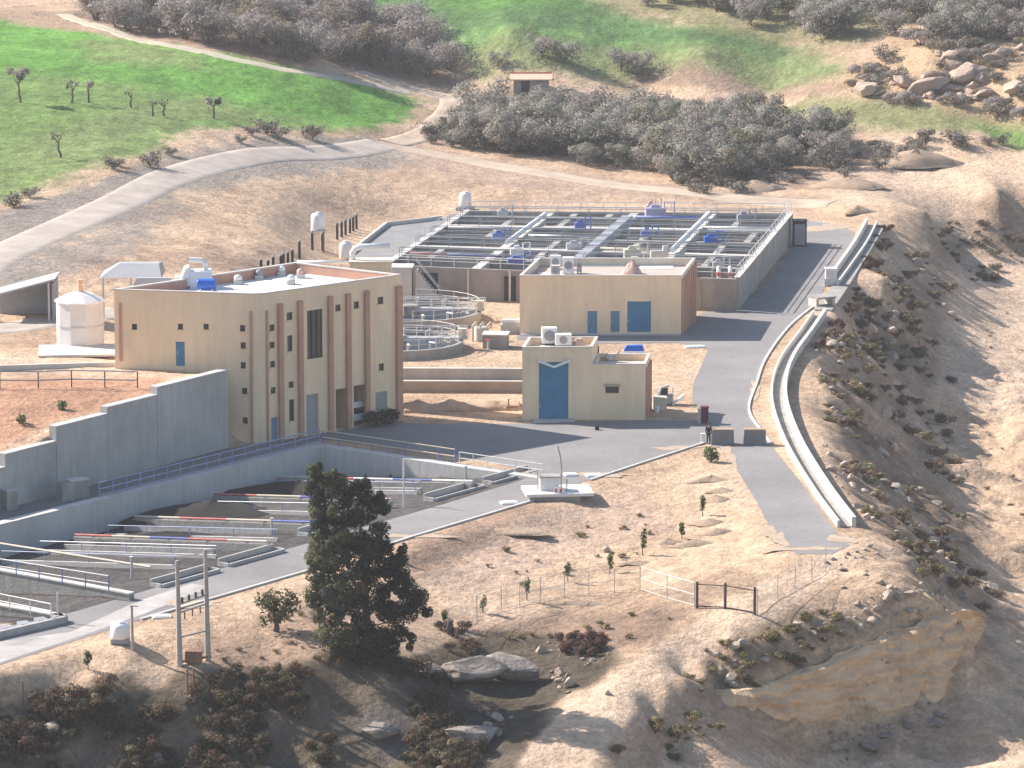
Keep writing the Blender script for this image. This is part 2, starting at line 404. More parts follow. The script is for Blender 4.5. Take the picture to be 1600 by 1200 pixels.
# ------------------------------------------------------------------ ground sheet
def build_ground():
    xs = [0.0]
    while xs[-1] < 900:
        x = xs[-1]; xs.append(x + (.42 if x < 63 else 1.6 if x < 130 else x * .12))
    xs = np.array([-x for x in xs[:0:-1]] + xs)
    ys = [40.0]
    while ys[-1] < 1700:
        y = ys[-1]; ys.append(y + (6 if y < 224 else .5 if y < 310 else .75 if y < 480 else 1.4 if y < 720 else 8 + (y - 720) * .05))
    ys = np.array(ys)
    X, Y = np.meshgrid(xs, ys)
    Z = np.maximum(height(X, Y), -14)
    nx, ny = len(xs), len(ys)
    me = bpy.data.meshes.new('ground')
    co = np.stack([X, Y, Z], -1).reshape(-1, 3).astype(np.float32)
    i = np.arange(ny - 1)[:, None] * nx + np.arange(nx - 1)[None]
    q = np.stack([i, i + 1, i + nx + 1, i + nx], -1).reshape(-1, 4)
    me.vertices.add(len(co)); me.vertices.foreach_set('co', co.ravel())
    me.loops.add(q.size); me.loops.foreach_set('vertex_index', q.ravel().astype(np.int32))
    me.polygons.add(len(q)); me.polygons.foreach_set('loop_start', np.arange(0, q.size, 4, dtype=np.int32))
    me.polygons.foreach_set('loop_total', np.full(len(q), 4, np.int32))
    me.update(calc_edges=True)
    me.polygons.foreach_set('use_smooth', np.ones(len(q), bool))
    # ---- soil colours (surface colours with some sun and shade painted in, laid out in metres on the ground)
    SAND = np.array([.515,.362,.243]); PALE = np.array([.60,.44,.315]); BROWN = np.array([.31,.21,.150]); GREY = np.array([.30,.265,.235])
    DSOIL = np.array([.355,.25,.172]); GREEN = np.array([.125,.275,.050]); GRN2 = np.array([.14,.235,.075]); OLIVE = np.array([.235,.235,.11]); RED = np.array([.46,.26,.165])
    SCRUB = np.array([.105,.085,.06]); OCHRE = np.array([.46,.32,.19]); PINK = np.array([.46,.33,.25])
    n1 = fbm(X * .12, Y * .10, 41, 5); n2 = fbm(X * .55, Y * .40, 43, 4); n3 = fbm(X * .03, Y * .03, 47, 3)
    C = SAND[None, None] * (1 + .16 * n1 + .10 * n2)[..., None]
    k = sstep(-.1, .5, n1 + .4 * n2)[..., None]; C = C * (1 - k * .45) + PALE * k * .45
    k = sstep(.15, .55, -n1 + .5 * n2)[..., None]; C = C * (1 - k * .55) + BROWN * k * .55
    def paint(px, col, edge=1.2, amp=1.5, op=1.0, vary=.18, gr=None):
        nonlocal C
        poly = GW(px)
        sd = poly_sd(poly, X, Y) + amp * n2 + amp * .6 * n1
        w = sstep(edge, -edge, sd)[..., None] * op
        if gr is not None: w = w * gr[..., None]
        C = C * (1 - w) + (col * (1 + vary * n1 + vary * .6 * n2)[..., None]) * w
    # far ground
    paint([(-400,330),(-200,300),(60,200),(640,215),(660,150),(400,90),(130,25),(-400,-60)], BROWN * .9, 3, 3, .5)
    paint([(-400,320),(0,318),(60,292),(130,265),(225,235),(290,205),(400,196),(560,204),(630,195),(662,158),(600,138),(420,98),(240,68),(120,48),(0,30),(-400,-20)], GREEN, 1.6, 2.0, 1, .22)
    paint([(-200,110),(0,112),(300,150),(560,200),(300,190),(60,300),(-200,330)], OLIVE, 5, 4, .40)
    paint([(0,230),(300,150),(380,170),(240,235),(60,300),(0,318)], OLIVE, 4, 3, .45)
    paint([(120,60),(300,78),(320,110),(150,95)], OLIVE, 4, 3, .6)
    paint([(100,20),(260,-60),(600,0),(700,40),(740,125),(690,135),(560,112),(400,92),(240,60)], BROWN * .75, 3, 3, .9)
    paint([(560,20),(640,-40),(900,-10),(1000,30),(1180,55),(1320,100),(1320,122),(1000,122),(760,116),(690,80)], GRN2, 3, 3, 1, .25)
    paint([(560,20),(640,-20),(900,0),(980,30),(1100,48),(1260,78),(1150,74),(980,60),(760,52)], np.array([.09,.17,.06]), 3, 3, .8)
    paint([(700,85),(1000,80),(1250,95),(1310,118),(1050,124),(760,124)], OLIVE, 4, 3, .7)
    paint([(500,-40),(560,10),(640,-10),(760,20),(880,10),(700,-60)], GREEN * .8, 4, 3, .8)
    paint([(860,-40),(980,20),(1180,58),(1330,70),(1500,20),(1700,-60)], OLIVE * .9, 4, 4, .8)
    paint([(1000,120),(1310,122),(1330,140),(1150,150),(990,140)], BROWN, 2, 3, .9)
    paint([(1130,160),(1300,148),(1480,160),(1570,185),(1600,210),(1420,210),(1300,200)], OLIVE, 3, 3, 1)
    paint([(1540,200),(1620,195),(1700,230),(1580,228)], GREEN, 3, 2, 1)
    paint([(660,205),(720,145),(850,140),(1130,165),(1330,205),(1350,240),(1260,262),(1130,290),(980,262),(880,246),(780,240),(690,222)], BROWN * .8, 3, 3, .9)
    paint([(1180,270),(1340,235),(1420,240),(1370,290),(1240,300)], BROWN, 2, 3, .8)
    paint([(1310,120),(1420,60),(1700,40),(1700,200),(1560,190),(1450,160),(1330,150)], OCHRE, 3, 3, .8)
    # embankment of the upper track
    paint([(-60,470),(0,395),(120,330),(240,275),(330,250),(430,232),(600,222),(700,245),(560,262),(420,280),(300,300),(200,330),(120,375),(40,430),(-60,520)], GREY, 1.5, 2, .8)
    paint([(-60,400),(0,335),(150,285),(290,240),(400,215),(570,212),(560,226),(400,236),(240,275),(100,340),(0,395)], GREY * .85, 1.2, 2, .9)
    paint([(600,212),(700,235),(850,262),(1000,285),(1180,300),(1240,312),(900,312),(740,285),(640,262)], PINK * .9, 2, 2, .8)
    paint([(0,440),(200,330),(300,300),(200,400),(120,430),(60,470)], GREY * .9, 2, 3, .7)
    paint([(80,440),(240,395),(420,385),(420,430),(180,440)], BROWN, 2, 3, .6)
    # red terrace field
    paint([(-300,640),(-300,575),(0,592),(160,590),(260,590),(240,616),(162,634),(82,664),(0,702),(-300,760)], RED, .8, .8, 1, .14)
    paint([(-300,570),(0,556),(180,568),(350,574),(346,582),(180,580),(0,582),(-300,590)], PALE * .9, .4, .3, .9)
    # lower foreground
    paint([(640,850),(840,775),(870,800),(700,905),(640,905)], BROWN * 1.05, 1.0, 1.2, .9)
    paint([(640,905),(840,800),(1000,760),(1060,830),(900,870),(720,935)], PINK, 1.5, 1.5, .7)
    paint([(720,985),(860,950),(1060,955),(1000,1010),(860,1040),(760,1010)], BROWN * .85, 1.2, 1.2, .9)
    paint([(380,960),(640,925),(660,1000),(600,1050),(420,1060),(300,1030)], BROWN * .95, 1.5, 2, .7)
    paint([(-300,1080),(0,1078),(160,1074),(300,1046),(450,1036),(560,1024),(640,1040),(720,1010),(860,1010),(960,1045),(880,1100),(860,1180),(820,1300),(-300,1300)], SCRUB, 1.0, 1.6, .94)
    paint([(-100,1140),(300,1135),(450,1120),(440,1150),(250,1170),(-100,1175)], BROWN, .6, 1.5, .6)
    paint([(500,1120),(760,1110),(800,1180),(600,1190)], GREY * .5, .8, 1.5, .7)  # shade on the lower bank painted as a dark grey patch
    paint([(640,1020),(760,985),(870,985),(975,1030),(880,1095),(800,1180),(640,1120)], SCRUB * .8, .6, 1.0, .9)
    # right embankment
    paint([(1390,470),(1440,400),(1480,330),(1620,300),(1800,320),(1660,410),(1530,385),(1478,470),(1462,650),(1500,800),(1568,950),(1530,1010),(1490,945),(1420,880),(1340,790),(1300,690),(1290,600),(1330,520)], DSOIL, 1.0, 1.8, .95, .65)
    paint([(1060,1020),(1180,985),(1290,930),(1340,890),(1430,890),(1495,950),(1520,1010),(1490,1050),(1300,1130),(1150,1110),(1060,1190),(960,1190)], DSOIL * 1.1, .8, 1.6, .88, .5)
    paint([(1190,1075),(1300,1022),(1400,982),(1500,948),(1535,960),(1520,1030),(1400,1118),(1300,1136),(1210,1118)], np.array([.66,.45,.26]), .5, 1.3, .9)
    paint([(1510,400),(1640,380),(1640,660),(1475,650),(1484,470)], PALE, 1.5, 2, .9)
    paint([(1475,620),(1700,640),(1700,900),(1580,925),(1515,800),(1480,690)], SAND * .97, 1.5, 2, .85)
    paint([(1260,265),(1500,262),(1700,235),(1700,280),(1560,285),(1440,330),(1300,320)], PALE, 2, 2, .7)
    paint([(1270,872),(1330,866),(1310,895),(1215,962),(1105,1028),(1008,1102),(925,1215),(800,1215),(880,1108),(990,1034),(1100,962)], PALE * 1.04, .35, .5, .95, .12)
    paint([(1180,1120),(1300,1135),(1480,1120),(1600,1120),(1720,1150),(1700,1195),(1200,1190),(1150,1150)], DSOIL * 1.15, 1.0, 1.2, .8)  # shade on the pit floor painted into the soil colour
    paint([(1130,1188),(1300,1176),(1420,1180),(1600,1168),(1720,1175),(1720,1260),(1080,1260)], PALE, .4, .8, .9)  # sunlit strip in front of the shaded pit, painted pale
    for seed_, y0_ in ((71, 0),):
        f4 = fbm(X * .35, Y * .05, 71, 4); gm = sstep(.0, .10, C[..., 1] - C[..., 0])[..., None]; C = C * (1 + gm * (.28 * f4 + .16 * n2)[..., None])
    n5 = fbm(X * 1.3, Y * 1.0, 83, 3); dk = sstep(.36, .20, C[..., 0])[..., None]; C = C * (1 + dk * (.40 * n5)[..., None])
    # basin bed gravel
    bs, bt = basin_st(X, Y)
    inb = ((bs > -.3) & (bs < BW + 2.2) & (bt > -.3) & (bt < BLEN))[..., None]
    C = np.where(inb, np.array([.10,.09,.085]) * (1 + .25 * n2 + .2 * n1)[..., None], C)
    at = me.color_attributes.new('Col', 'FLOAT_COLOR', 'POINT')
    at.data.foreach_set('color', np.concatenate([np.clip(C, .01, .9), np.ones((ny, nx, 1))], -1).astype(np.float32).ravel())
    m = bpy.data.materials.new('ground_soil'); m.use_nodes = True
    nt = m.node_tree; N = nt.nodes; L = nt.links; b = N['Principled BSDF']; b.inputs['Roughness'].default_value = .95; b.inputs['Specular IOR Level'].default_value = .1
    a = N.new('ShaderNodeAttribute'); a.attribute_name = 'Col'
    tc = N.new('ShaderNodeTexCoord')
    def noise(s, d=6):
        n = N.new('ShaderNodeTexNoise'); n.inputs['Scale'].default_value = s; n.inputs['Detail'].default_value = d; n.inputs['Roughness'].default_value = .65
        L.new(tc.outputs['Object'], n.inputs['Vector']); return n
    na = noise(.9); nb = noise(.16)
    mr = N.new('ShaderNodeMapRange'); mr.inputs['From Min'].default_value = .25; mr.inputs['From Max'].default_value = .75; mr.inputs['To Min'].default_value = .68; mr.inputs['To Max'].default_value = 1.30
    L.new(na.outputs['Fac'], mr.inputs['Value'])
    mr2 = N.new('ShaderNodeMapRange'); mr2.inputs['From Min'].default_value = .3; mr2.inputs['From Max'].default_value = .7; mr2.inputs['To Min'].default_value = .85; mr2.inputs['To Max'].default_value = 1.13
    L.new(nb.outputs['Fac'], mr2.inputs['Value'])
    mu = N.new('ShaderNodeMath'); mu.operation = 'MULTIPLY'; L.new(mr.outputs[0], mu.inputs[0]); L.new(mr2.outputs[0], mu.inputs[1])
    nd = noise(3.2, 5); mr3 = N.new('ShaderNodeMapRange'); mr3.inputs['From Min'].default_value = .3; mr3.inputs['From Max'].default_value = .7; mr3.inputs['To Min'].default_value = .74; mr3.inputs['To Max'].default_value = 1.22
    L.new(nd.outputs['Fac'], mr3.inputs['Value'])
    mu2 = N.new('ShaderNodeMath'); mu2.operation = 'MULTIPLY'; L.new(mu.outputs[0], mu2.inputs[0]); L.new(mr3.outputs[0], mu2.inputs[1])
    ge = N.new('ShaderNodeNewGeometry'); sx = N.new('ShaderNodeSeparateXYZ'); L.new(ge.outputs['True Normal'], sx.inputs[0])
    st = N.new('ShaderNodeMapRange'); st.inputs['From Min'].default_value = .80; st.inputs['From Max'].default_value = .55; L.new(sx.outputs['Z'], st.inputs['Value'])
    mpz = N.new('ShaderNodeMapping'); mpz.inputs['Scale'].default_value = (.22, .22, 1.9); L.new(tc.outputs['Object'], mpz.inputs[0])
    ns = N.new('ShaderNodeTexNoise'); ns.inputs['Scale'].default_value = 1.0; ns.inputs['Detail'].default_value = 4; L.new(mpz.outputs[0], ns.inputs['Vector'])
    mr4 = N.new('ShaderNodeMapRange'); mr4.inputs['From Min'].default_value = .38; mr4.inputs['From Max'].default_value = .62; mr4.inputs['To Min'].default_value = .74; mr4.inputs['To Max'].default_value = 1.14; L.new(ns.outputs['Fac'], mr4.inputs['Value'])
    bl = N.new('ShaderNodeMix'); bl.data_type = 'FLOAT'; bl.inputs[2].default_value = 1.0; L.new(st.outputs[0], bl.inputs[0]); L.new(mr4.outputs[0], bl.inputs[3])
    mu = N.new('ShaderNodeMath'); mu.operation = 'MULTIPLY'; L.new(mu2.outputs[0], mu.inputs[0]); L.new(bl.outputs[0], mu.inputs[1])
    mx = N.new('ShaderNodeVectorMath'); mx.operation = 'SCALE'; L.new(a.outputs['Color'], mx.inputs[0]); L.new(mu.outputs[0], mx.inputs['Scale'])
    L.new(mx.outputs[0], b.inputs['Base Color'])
    bp = N.new('ShaderNodeBump'); bp.inputs['Strength'].default_value = .8; bp.inputs['Distance'].default_value = .45
    nc = noise(1.4, 8); L.new(nc.outputs['Fac'], bp.inputs['Height']); L.new(bp.outputs[0], b.inputs['Normal'])
    me.materials.append(m)
    o = bpy.data.objects.new('ground', me); COL.objects.link(o); o['kind'] = 'structure'
    return o
build_ground()

def sheet(name, pxpoly, z, m, zref=0.0):
    w = [Vector((x, y, 0)) for x, y in W2(pxpoly, zref)]
    tris = geometry.tessellate_polygon([w])
    mb = MB()
    mb.add([(p.x, p.y, z) for p in w], [t for t in tris])
    o = mb.build(name, m)
    bm_flip(o)
    return o
def bm_flip(o):
    me = o.data
    for p in me.polygons:
        if p.normal.z < 0: p.flip()
    me.update()

# ------------------------------------------------------------------ roads
ROADPX = [(415,693),(627,657),(632,662),(815,662),(1015,657),(1103,658),(1082,625),(1083,600),(1100,562),(1106,546),(1060,536),(930,537),(808,531),(808,521),(1066,522),
 (1088,500),(1092,490),(1140,482),(1150,474),(1190,450),(1240,384),(1240,345),(1265,345),(1310,352),(1335,362),(1336,378),(1310,420),(1272,475),(1230,510),(1195,560),(1180,600),(1168,640),(1185,670),(1200,690),
 (1250,752),(1310,836),(1328,852),(1300,866),(1245,866),(1215,848),(1180,780),(1150,732),(1130,702),(1100,692),(920,750),(862,770),(840,780),(640,840),(480,892),(220,968),(-280,1130),(-280,1078),
 (-280,1060),(0,982),(110,958),(215,927),(450,858),(700,786),(832,745),(836,738),(720,712),(500,686)]
sheet('asphalt_road', ROADPX, .02, M_ASPH)['kind'] = 'structure'
sheet('asphalt_lane', [(-290,878),(352,701),(412,693),(500,686),(500,690),(-290,886)], .02, M_ASPH)['kind'] = 'structure'
sheet('concrete_apron', [(-280,1128),(0,1036),(140,990),(225,960),(330,918),(300,912),(215,940),(110,988),(0,1003),(-280,1082)], .03, mat('worn_concrete_apron', (.40,.375,.35), .3, .3, .95, .2, 4))['kind'] = 'structure'
sheet('concrete_path', [(552,400),(606,352),(690,342),(728,331),(602,417)], .02, mat('grey_path', (.24,.235,.23), .15, .3, .95))['kind'] = 'structure'

def curve_sample(pts, n):
    pts = [Vector(p) for p in pts]; out = []
    for i in range(len(pts) - 1):
        p0, p1, p2, p3 = pts[max(i-1,0)], pts[i], pts[i+1], pts[min(i+2,len(pts)-1)]
        for k in range(n):
            t = k / n
            out.append(.5*((2*p1)+(-p0+p2)*t+(2*p0-5*p1+4*p2-p3)*t*t+(-p0+3*p1-3*p2+p3)*t**3))
    out.append(pts[-1]); return out

def ribbon(mb, pts, w, zb, zt, drape=False):     # continuous band along pts, optionally following the ground
    pts = [Vector(p) for p in pts]; m = len(pts); b = len(mb.v); q = []
    for i, p in enumerate(pts):
        d = (pts[min(i+1,m-1)] - pts[max(i-1,0)]); d.z = 0; d.normalize(); n = Vector((-d.y, d.x, 0))
        for s in (-.5, .5):
            e = p + n * w * s
            g = H1(p.x, p.y) if drape else 0
            q.append((e.x, e.y, g))
    for i in range(m):
        (x0,y0,g0),(x1,y1,g1) = q[2*i], q[2*i+1]
        mb.v += [(x0,y0,g0+zb),(x1,y1,g1+zb),(x1,y1,g1+zt),(x0,y0,g0+zt)]
    for i in range(m-1):
        a = b+4*i; c = a+4
        for k in range(4):
            mb.f.append((a+k, a+(k+1)%4, c+(k+1)%4, c+k)); mb.mi.append(mb.cur)
    mb.f += [(b+3,b+2,b+1,b), (b+4*(m-1),b+4*(m-1)+1,b+4*(m-1)+2,b+4*(m-1)+3)]; mb.mi += [mb.cur, mb.cur]

def ground_strip(name, pxs, w, m, lift=.06, n=8, cols=9, wpts=None):   # a track draped over the terrain
    pts = curve_sample(wpts or [G(*p) for p in pxs], n)
    V = []; Fc = []; mcount = len(pts)
    L_ = []
    for i, p in enumerate(pts):
        d = pts[min(i+1,mcount-1)] - pts[max(i-1,0)]; d.z = 0; d.normalize(); nn = Vector((-d.y, d.x, 0))
        ww = w if not callable(w) else w(i / (mcount - 1))
        for k in range(cols):
            e = p + nn * ww * (k/(cols-1) - .5); L_.append((e.x, e.y))
    A = np.array(L_); Z = height(A[:,0], A[:,1])
    Zr = Z.reshape(mcount, cols)
    V = [(A[i,0], A[i,1], Zr.ravel()[i] + lift - (.5 if i % cols in (0, cols-1) else 0)) for i in range(len(A))]
    for i in range(mcount-1):
        for k in range(cols-1):
            a = i*cols+k; Fc.append((a, a+1, a+cols+1, a+cols))
    mb = MB(); mb.add(V, Fc); o = mb.build(name, m, smooth=True); bm_flip(o); o['kind'] = 'structure'
    return o
M_TRACK = mat('grey_gravel_track', (.42,.36,.305), .2, .35, .95, .3, 3)
M_TRACKD = mat('dirt_track', (.47,.365,.275), .2, .35, .95, .3, 3)
def strip_w(name, k, m, lift):
    t, w = TRACKS[k]; pts = [P(*q) for q in t]
    return ground_strip(name, None, w, m, lift, 12, 9, pts)
strip_w('gravel_track', 0, M_TRACK, .05); strip_w('dirt_track', 1, M_TRACKD, .05)
ground_strip('field_track', [(560,112),(620,132),(680,148),(710,158),(692,188),(655,212),(612,224)], 5.0, M_TRACKD, .10, 10)
ground_strip('field_path', [(100,22),(200,58),(330,84),(450,110),(560,128),(640,145)], 3.2, mat('pale_field_path', (.45,.40,.30), .15, .2, .95), .06, 10)
ground_strip('terrace_road', [(-150,520),(0,513),(90,500),(200,488)], 6.5, M_TRACK, .06, 8)

def drift(px, py, rx, ry, seed, z=.034):
    r = random.Random(seed); c = P(px, py, 0); n = 40; poly = []
    for i in range(n):
        a = 2*math.pi*i/n; k = 1 + .35*math.sin(2*a+seed) + .2*math.sin(5*a+seed*2) + r.uniform(-.16,.16)
        poly.append((c.x+rx*k*math.cos(a), c.y+ry*k*math.sin(a)))
    q = MB(); q.add([(c.x,c.y,z)]+[(x,y,z) for x,y in poly], [(0,1+i,1+(i+1)%n) for i in range(n)])
    o = q.build('sand_drift', mat('drifted_sand', (.42,.325,.235), .2, .8, .95, .3, 5)); o['kind'] = 'structure'
for a in [(1250,858,2.2,.8,1),(1314,843,.8,1.6,2),(1212,838,.7,3.0,3),(1140,712,.5,3.6,4),(1180,610,.45,4,6),(640,838,2.5,.8,8),(560,868,3,.7,9),(930,742,2.6,.8,10),(300,944,2.5,.9,11),(1060,700,2.4,.7,12),(1290,356,2.2,3,13)]: drift(*a)

# ------------------------------------------------------------------ layered cut bank of the promontory
def cliff():
    top = [(1120,1078,-4.6),(1210,1062,-4.5),(1300,1025,-4.0),(1400,985,-3.2),(1470,958,-2.6),(1502,950,-2.5),(1530,958,-3.2)]
    bot = [(1120,1096,-5.2),(1210,1114,-6.6),(1300,1136,-8.7),(1400,1118,-8.9),(1478,1076,-7.6),(1516,1012,-6.9),(1540,975,-7.0)]
    T = [p + Vector((0, 1, .25)) * .9 * float(fbm(np.array([p.x*.45]), np.array([p.y*.3]), 95, 4)[0]) for p in curve_sample([P(*p) for p in top], 30)]; B = [p + Vector((0, -1, -.12)) * .9 * abs(float(fbm(np.array([p.x*.5]), np.array([p.y*.3]), 98, 4)[0])) for p in curve_sample([P(*p) for p in bot], 30)]; m = len(T); K = 44
    V = []; u = 0
    for i in range(m):
        d = T[min(i+1,m-1)] - T[max(i-1,0)]; d.z = 0; d.normalize(); nn = Vector((d.y, -d.x, 0))
        if i: u += (T[i]-T[i-1]).length
        endf = min(1, i/10, (m-1-i)/10)
        for k in range(K):
            f = k/(K-1); p = T[i].lerp(B[i], f); z = p.z
            V.append((p, nn, u, f, endf))
    U = np.array([v[2] for v in V]); Zz = np.array([v[0].z for v in V]); Ff = np.array([v[3] for v in V]); E = np.array([v[4] for v in V])
    wob = fbm(U*.35, Zz*.5, 91, 4) * 1.5
    led = (Zz*1.05 + U*.06 + wob*.9); led = np.abs((led % 1.0) - .5) * 2
    dsp = .15 + .55*np.abs(fbm(U*.35, Zz*.10, 92, 4)) + (.60*led*vnoise(U*.4, Zz*.6, 96)) + .45*(vnoise(U*.9, Zz*.9, 97)-.4) + .28*fbm(U*1.3, Zz*1.6, 93, 3) + .35*fbm(U*.18, Zz*.1+3, 94, 2)
    dsp = dsp*np.sin(np.pi*np.clip(Ff*.9+.08,0,1))**.5*E - .5*(1-E) - .35*(Ff < .03)
    q = MB(); q.add([tuple(v[0]+v[1]*float(x)+Vector((0,0,-.25 if v[3] > .97 else 0))) for v, x in zip(V, dsp)], [(i*K+k,(i)*K+k+1,(i+1)*K+k+1,(i+1)*K+k) for i in range(m-1) for k in range(K-1)])
    mm = mat('layered_ochre_earth', (.47,.31,.18), .2, .9, .95, 1.0, 5, col2=(.72,.53,.34)); nt = mm.node_tree
    nz = [n for n in nt.nodes if n.type == 'TEX_NOISE'][0]; mp = nt.nodes.new('ShaderNodeMapping'); mp.inputs['Scale'].default_value = (.35,.35,2.0)
    tc = [n for n in nt.nodes if n.type == 'TEX_COORD'][0]; nt.links.new(tc.outputs['Object'], mp.inputs[0]); nt.links.new(mp.outputs[0], nz.inputs['Vector'])
    o = q.build('cliff_face', mm, smooth=False); o['kind'] = 'structure'
    me = o.data
    if sum(p.normal.y for p in me.polygons) > 0:
        for p in me.polygons: p.flip()
        me.update()
cliff()
# ------------------------------------------------------------------ walls with openings
def on_wall(A, B, px, py):          # (metres along A-B, height) where the sight line meets the vertical plane A-B
    d = (B - A); d.z = 0; d.normalize(); n = Vector((d.y, -d.x, 0))
    r = ray(px, py); t = (A.x*n.x + A.y*n.y) / (r[0]*n.x + r[1]*n.y)
    return (r[0]*t - A.x)*d.x + (r[1]*t - A.y)*d.y, CAMH + r[2]*t
def wbox(mb, A, B, u0, u1, z0, z1, d0, d1):   # box on the wall plane; offsets measured outward (right-hand side of A->B)
    d = (B - A); d.z = 0; d.normalize(); n = Vector((d.y, -d.x, 0))
    q = [A + d*u0 + n*d1, A + d*u1 + n*d1, A + d*u1 + n*d0, A + d*u0 + n*d0]
    return mb.hexa([(p.x,p.y,z0) for p in q], [(p.x,p.y,z1) for p in q])
def carve(ob, cut):
    c = cut.build('cutter', M_WALL)
    md = ob.modifiers.new('openings', 'BOOLEAN'); md.operation = 'DIFFERENCE'; md.solver = 'EXACT'; md.object = c
    c.location = -OFF.get(ob.name, Vector((0,0,0))) * 0
    bpy.context.view_layer.update()
    dg = bpy.context.evaluated_depsgraph_get()
    me = bpy.data.meshes.new_from_object(ob.evaluated_get(dg))
    ob.modifiers.clear(); old = ob.data; ob.data = me; me.name = old.name
    bpy.data.objects.remove(c); bpy.data.meshes.remove(old)
def ring(poly, t):                  # inset polygon by t (convex, ccw)
    n = len(poly); out = []
    for i in range(n):
        p0, p1, p2 = Vector(poly[i-1]), Vector(poly[i]), Vector(poly[(i+1)%n])
        d1 = (p1-p0).normalized(); d2 = (p2-p1).normalized()
        n1 = Vector((-d1.y,d1.x)); n2 = Vector((-d2.y,d2.x))
        m = (n1+n2); m = m / max(m.length_squared/2, .1)
        out.append(tuple(p1 + m*t))
    return out
def ringwall(mb, poly, t, z0, z1):  # closed band of thickness t inside poly
    inn = ring(poly, t); n = len(poly)
    for i in range(n):
        j = (i+1) % n
        q = [poly[i], poly[j], inn[j], inn[i]]
        b = len(mb.v)
        mb.v += [(x,y,z0) for x,y in q] + [(x,y,z1) for x,y in q]
        for f in [(3,2,1,0),(4,5,6,7),(0,1,5,4),(2,3,7,6)]: mb.f.append(tuple(k+b for k in f)); mb.mi.append(mb.cur)
    return mb
def ccw(poly):
    a = sum(poly[i][0]*poly[(i+1)%len(poly)][1]-poly[(i+1)%len(poly)][0]*poly[i][1] for i in range(len(poly)))
    return poly if a > 0 else poly[::-1]

def window_in(parent, A, B, pxbox, depth=.22, cut=None, name='window', mframe=None, bars=0, minw=.42):
    x0, y0, x1, y1 = pxbox
    ua, za = on_wall(A, B, x0, (y0+y1)/2); ub, zb = on_wall(A, B, x1, (y0+y1)/2)
    uc, z1 = on_wall(A, B, (x0+x1)/2, y0); _, z0 = on_wall(A, B, (x0+x1)/2, y1)
    u0, u1 = min(ua,ub), max(ua,ub)
    if u1-u0 < minw: m = (u0+u1)/2; u0, u1 = m-minw/2, m+minw/2
    if cut is not None: wbox(cut, A, B, u0, u1, z0, z1, -depth, .3)
    w = wbox(MB(), A, B, u0+.002, u1-.002, z0+.002, z1-.002, -depth+.004, -depth+.05).build(name, M_DARK, parent)
    fr = MB(); t = .05
    wbox(fr, A, B, u0+.004, u0+t, z0+.004, z1-.004, -depth+.054, -depth+.10); wbox(fr, A, B, u1-t, u1-.004, z0+.004, z1-.004, -depth+.054, -depth+.10)
    wbox(fr, A, B, u0+t, u1-t, z1-t, z1-.004, -depth+.054, -depth+.10); wbox(fr, A, B, u0+t, u1-t, z0+.004, z0+t, -depth+.054, -depth+.10)
    for k in range(bars):
        uu = u0 + (u1-u0)*(k+1)/(bars+1); wbox(fr, A, B, uu-.04, uu+.04, z0+t, z1-t, -depth+.06, -depth+.12)
    fr.build('frame', mframe or M_BLACK, w)
    if name == 'window' and mframe is None:
        wbox(MB(), A, B, u0-.06, u1+.06, z0-.09, z0-.01, .004, .10).build('sill', M_WALL, w)
    return u0, u1, z0, z1
def door_in(parent, A, B, pxbox, m, cut=None, depth=.12, label=None, panels=0, handle=True, zbot=None):
    x0, y0, x1, y1 = pxbox
    ua, _ = on_wall(A, B, x0, y1); ub, _ = on_wall(A, B, x1, y1)
    _, z1 = on_wall(A, B, (x0+x1)/2, y0); _, z0 = on_wall(A, B, (x0+x1)/2, y1)
    if zbot is not None: z0 = zbot
    u0, u1 = min(ua,ub), max(ua,ub)
    if cut is not None: wbox(cut, A, B, u0, u1, z0, z1, -depth, .3)
    d = wbox(MB(), A, B, u0+.004, u1-.004, z0+.004, z1-.004, -depth+.004, -depth+.06)
    if panels:
        for k in range(1, panels):
            uu = u0+(u1-u0)*k/panels; wbox(d, A, B, uu-.03, uu+.03, z0+.03, z1-.03, -depth+.06, -depth+.085)
        for zz in (.33,.66): wbox(d, A, B, u0+.05, u1-.05, z0+(z1-z0)*zz-.03, z0+(z1-z0)*zz+.03, -depth+.06, -depth+.08)
    d = d.build('door', m, parent)
    if label: d['label'] = label
    if handle: wbox(MB(), A, B, u0+.12, u0+.18, z0+1.0, z0+1.25, -depth+.065, -depth+.13).build('handle', M_STEEL, d)
    return d, (u0, u1, z0, z1)

# ------------------------------------------------------------------ main process building
HB = 12.6
A_ = P(408,693,0); B_ = P(627,656,0); _c = P(178,453,HB); C_ = Vector((_c.x,_c.y,0)); _d = P(462,411,HB); D_ = Vector((_d.x,_d.y,0))
dAC = (C_-A_).normalized(); dAB = (B_-A_).normalized()
A1 = A_ + dAC*.55; A2 = A_ + dAB*.55
plan = ccw([tuple(p.xy) for p in (C_, A1, A2, B_, D_)])
HALL = thing('process_building', (A_.x, A_.y, 0), 'tall beige process building with terracotta pilasters and many small dark windows', 'building')
ROOFZ = 11.75
wl = MB(); wl.prism(plan, -.1, ROOFZ)
wall_o = wl.build('wall', M_WALL, HALL)
cut = MB()
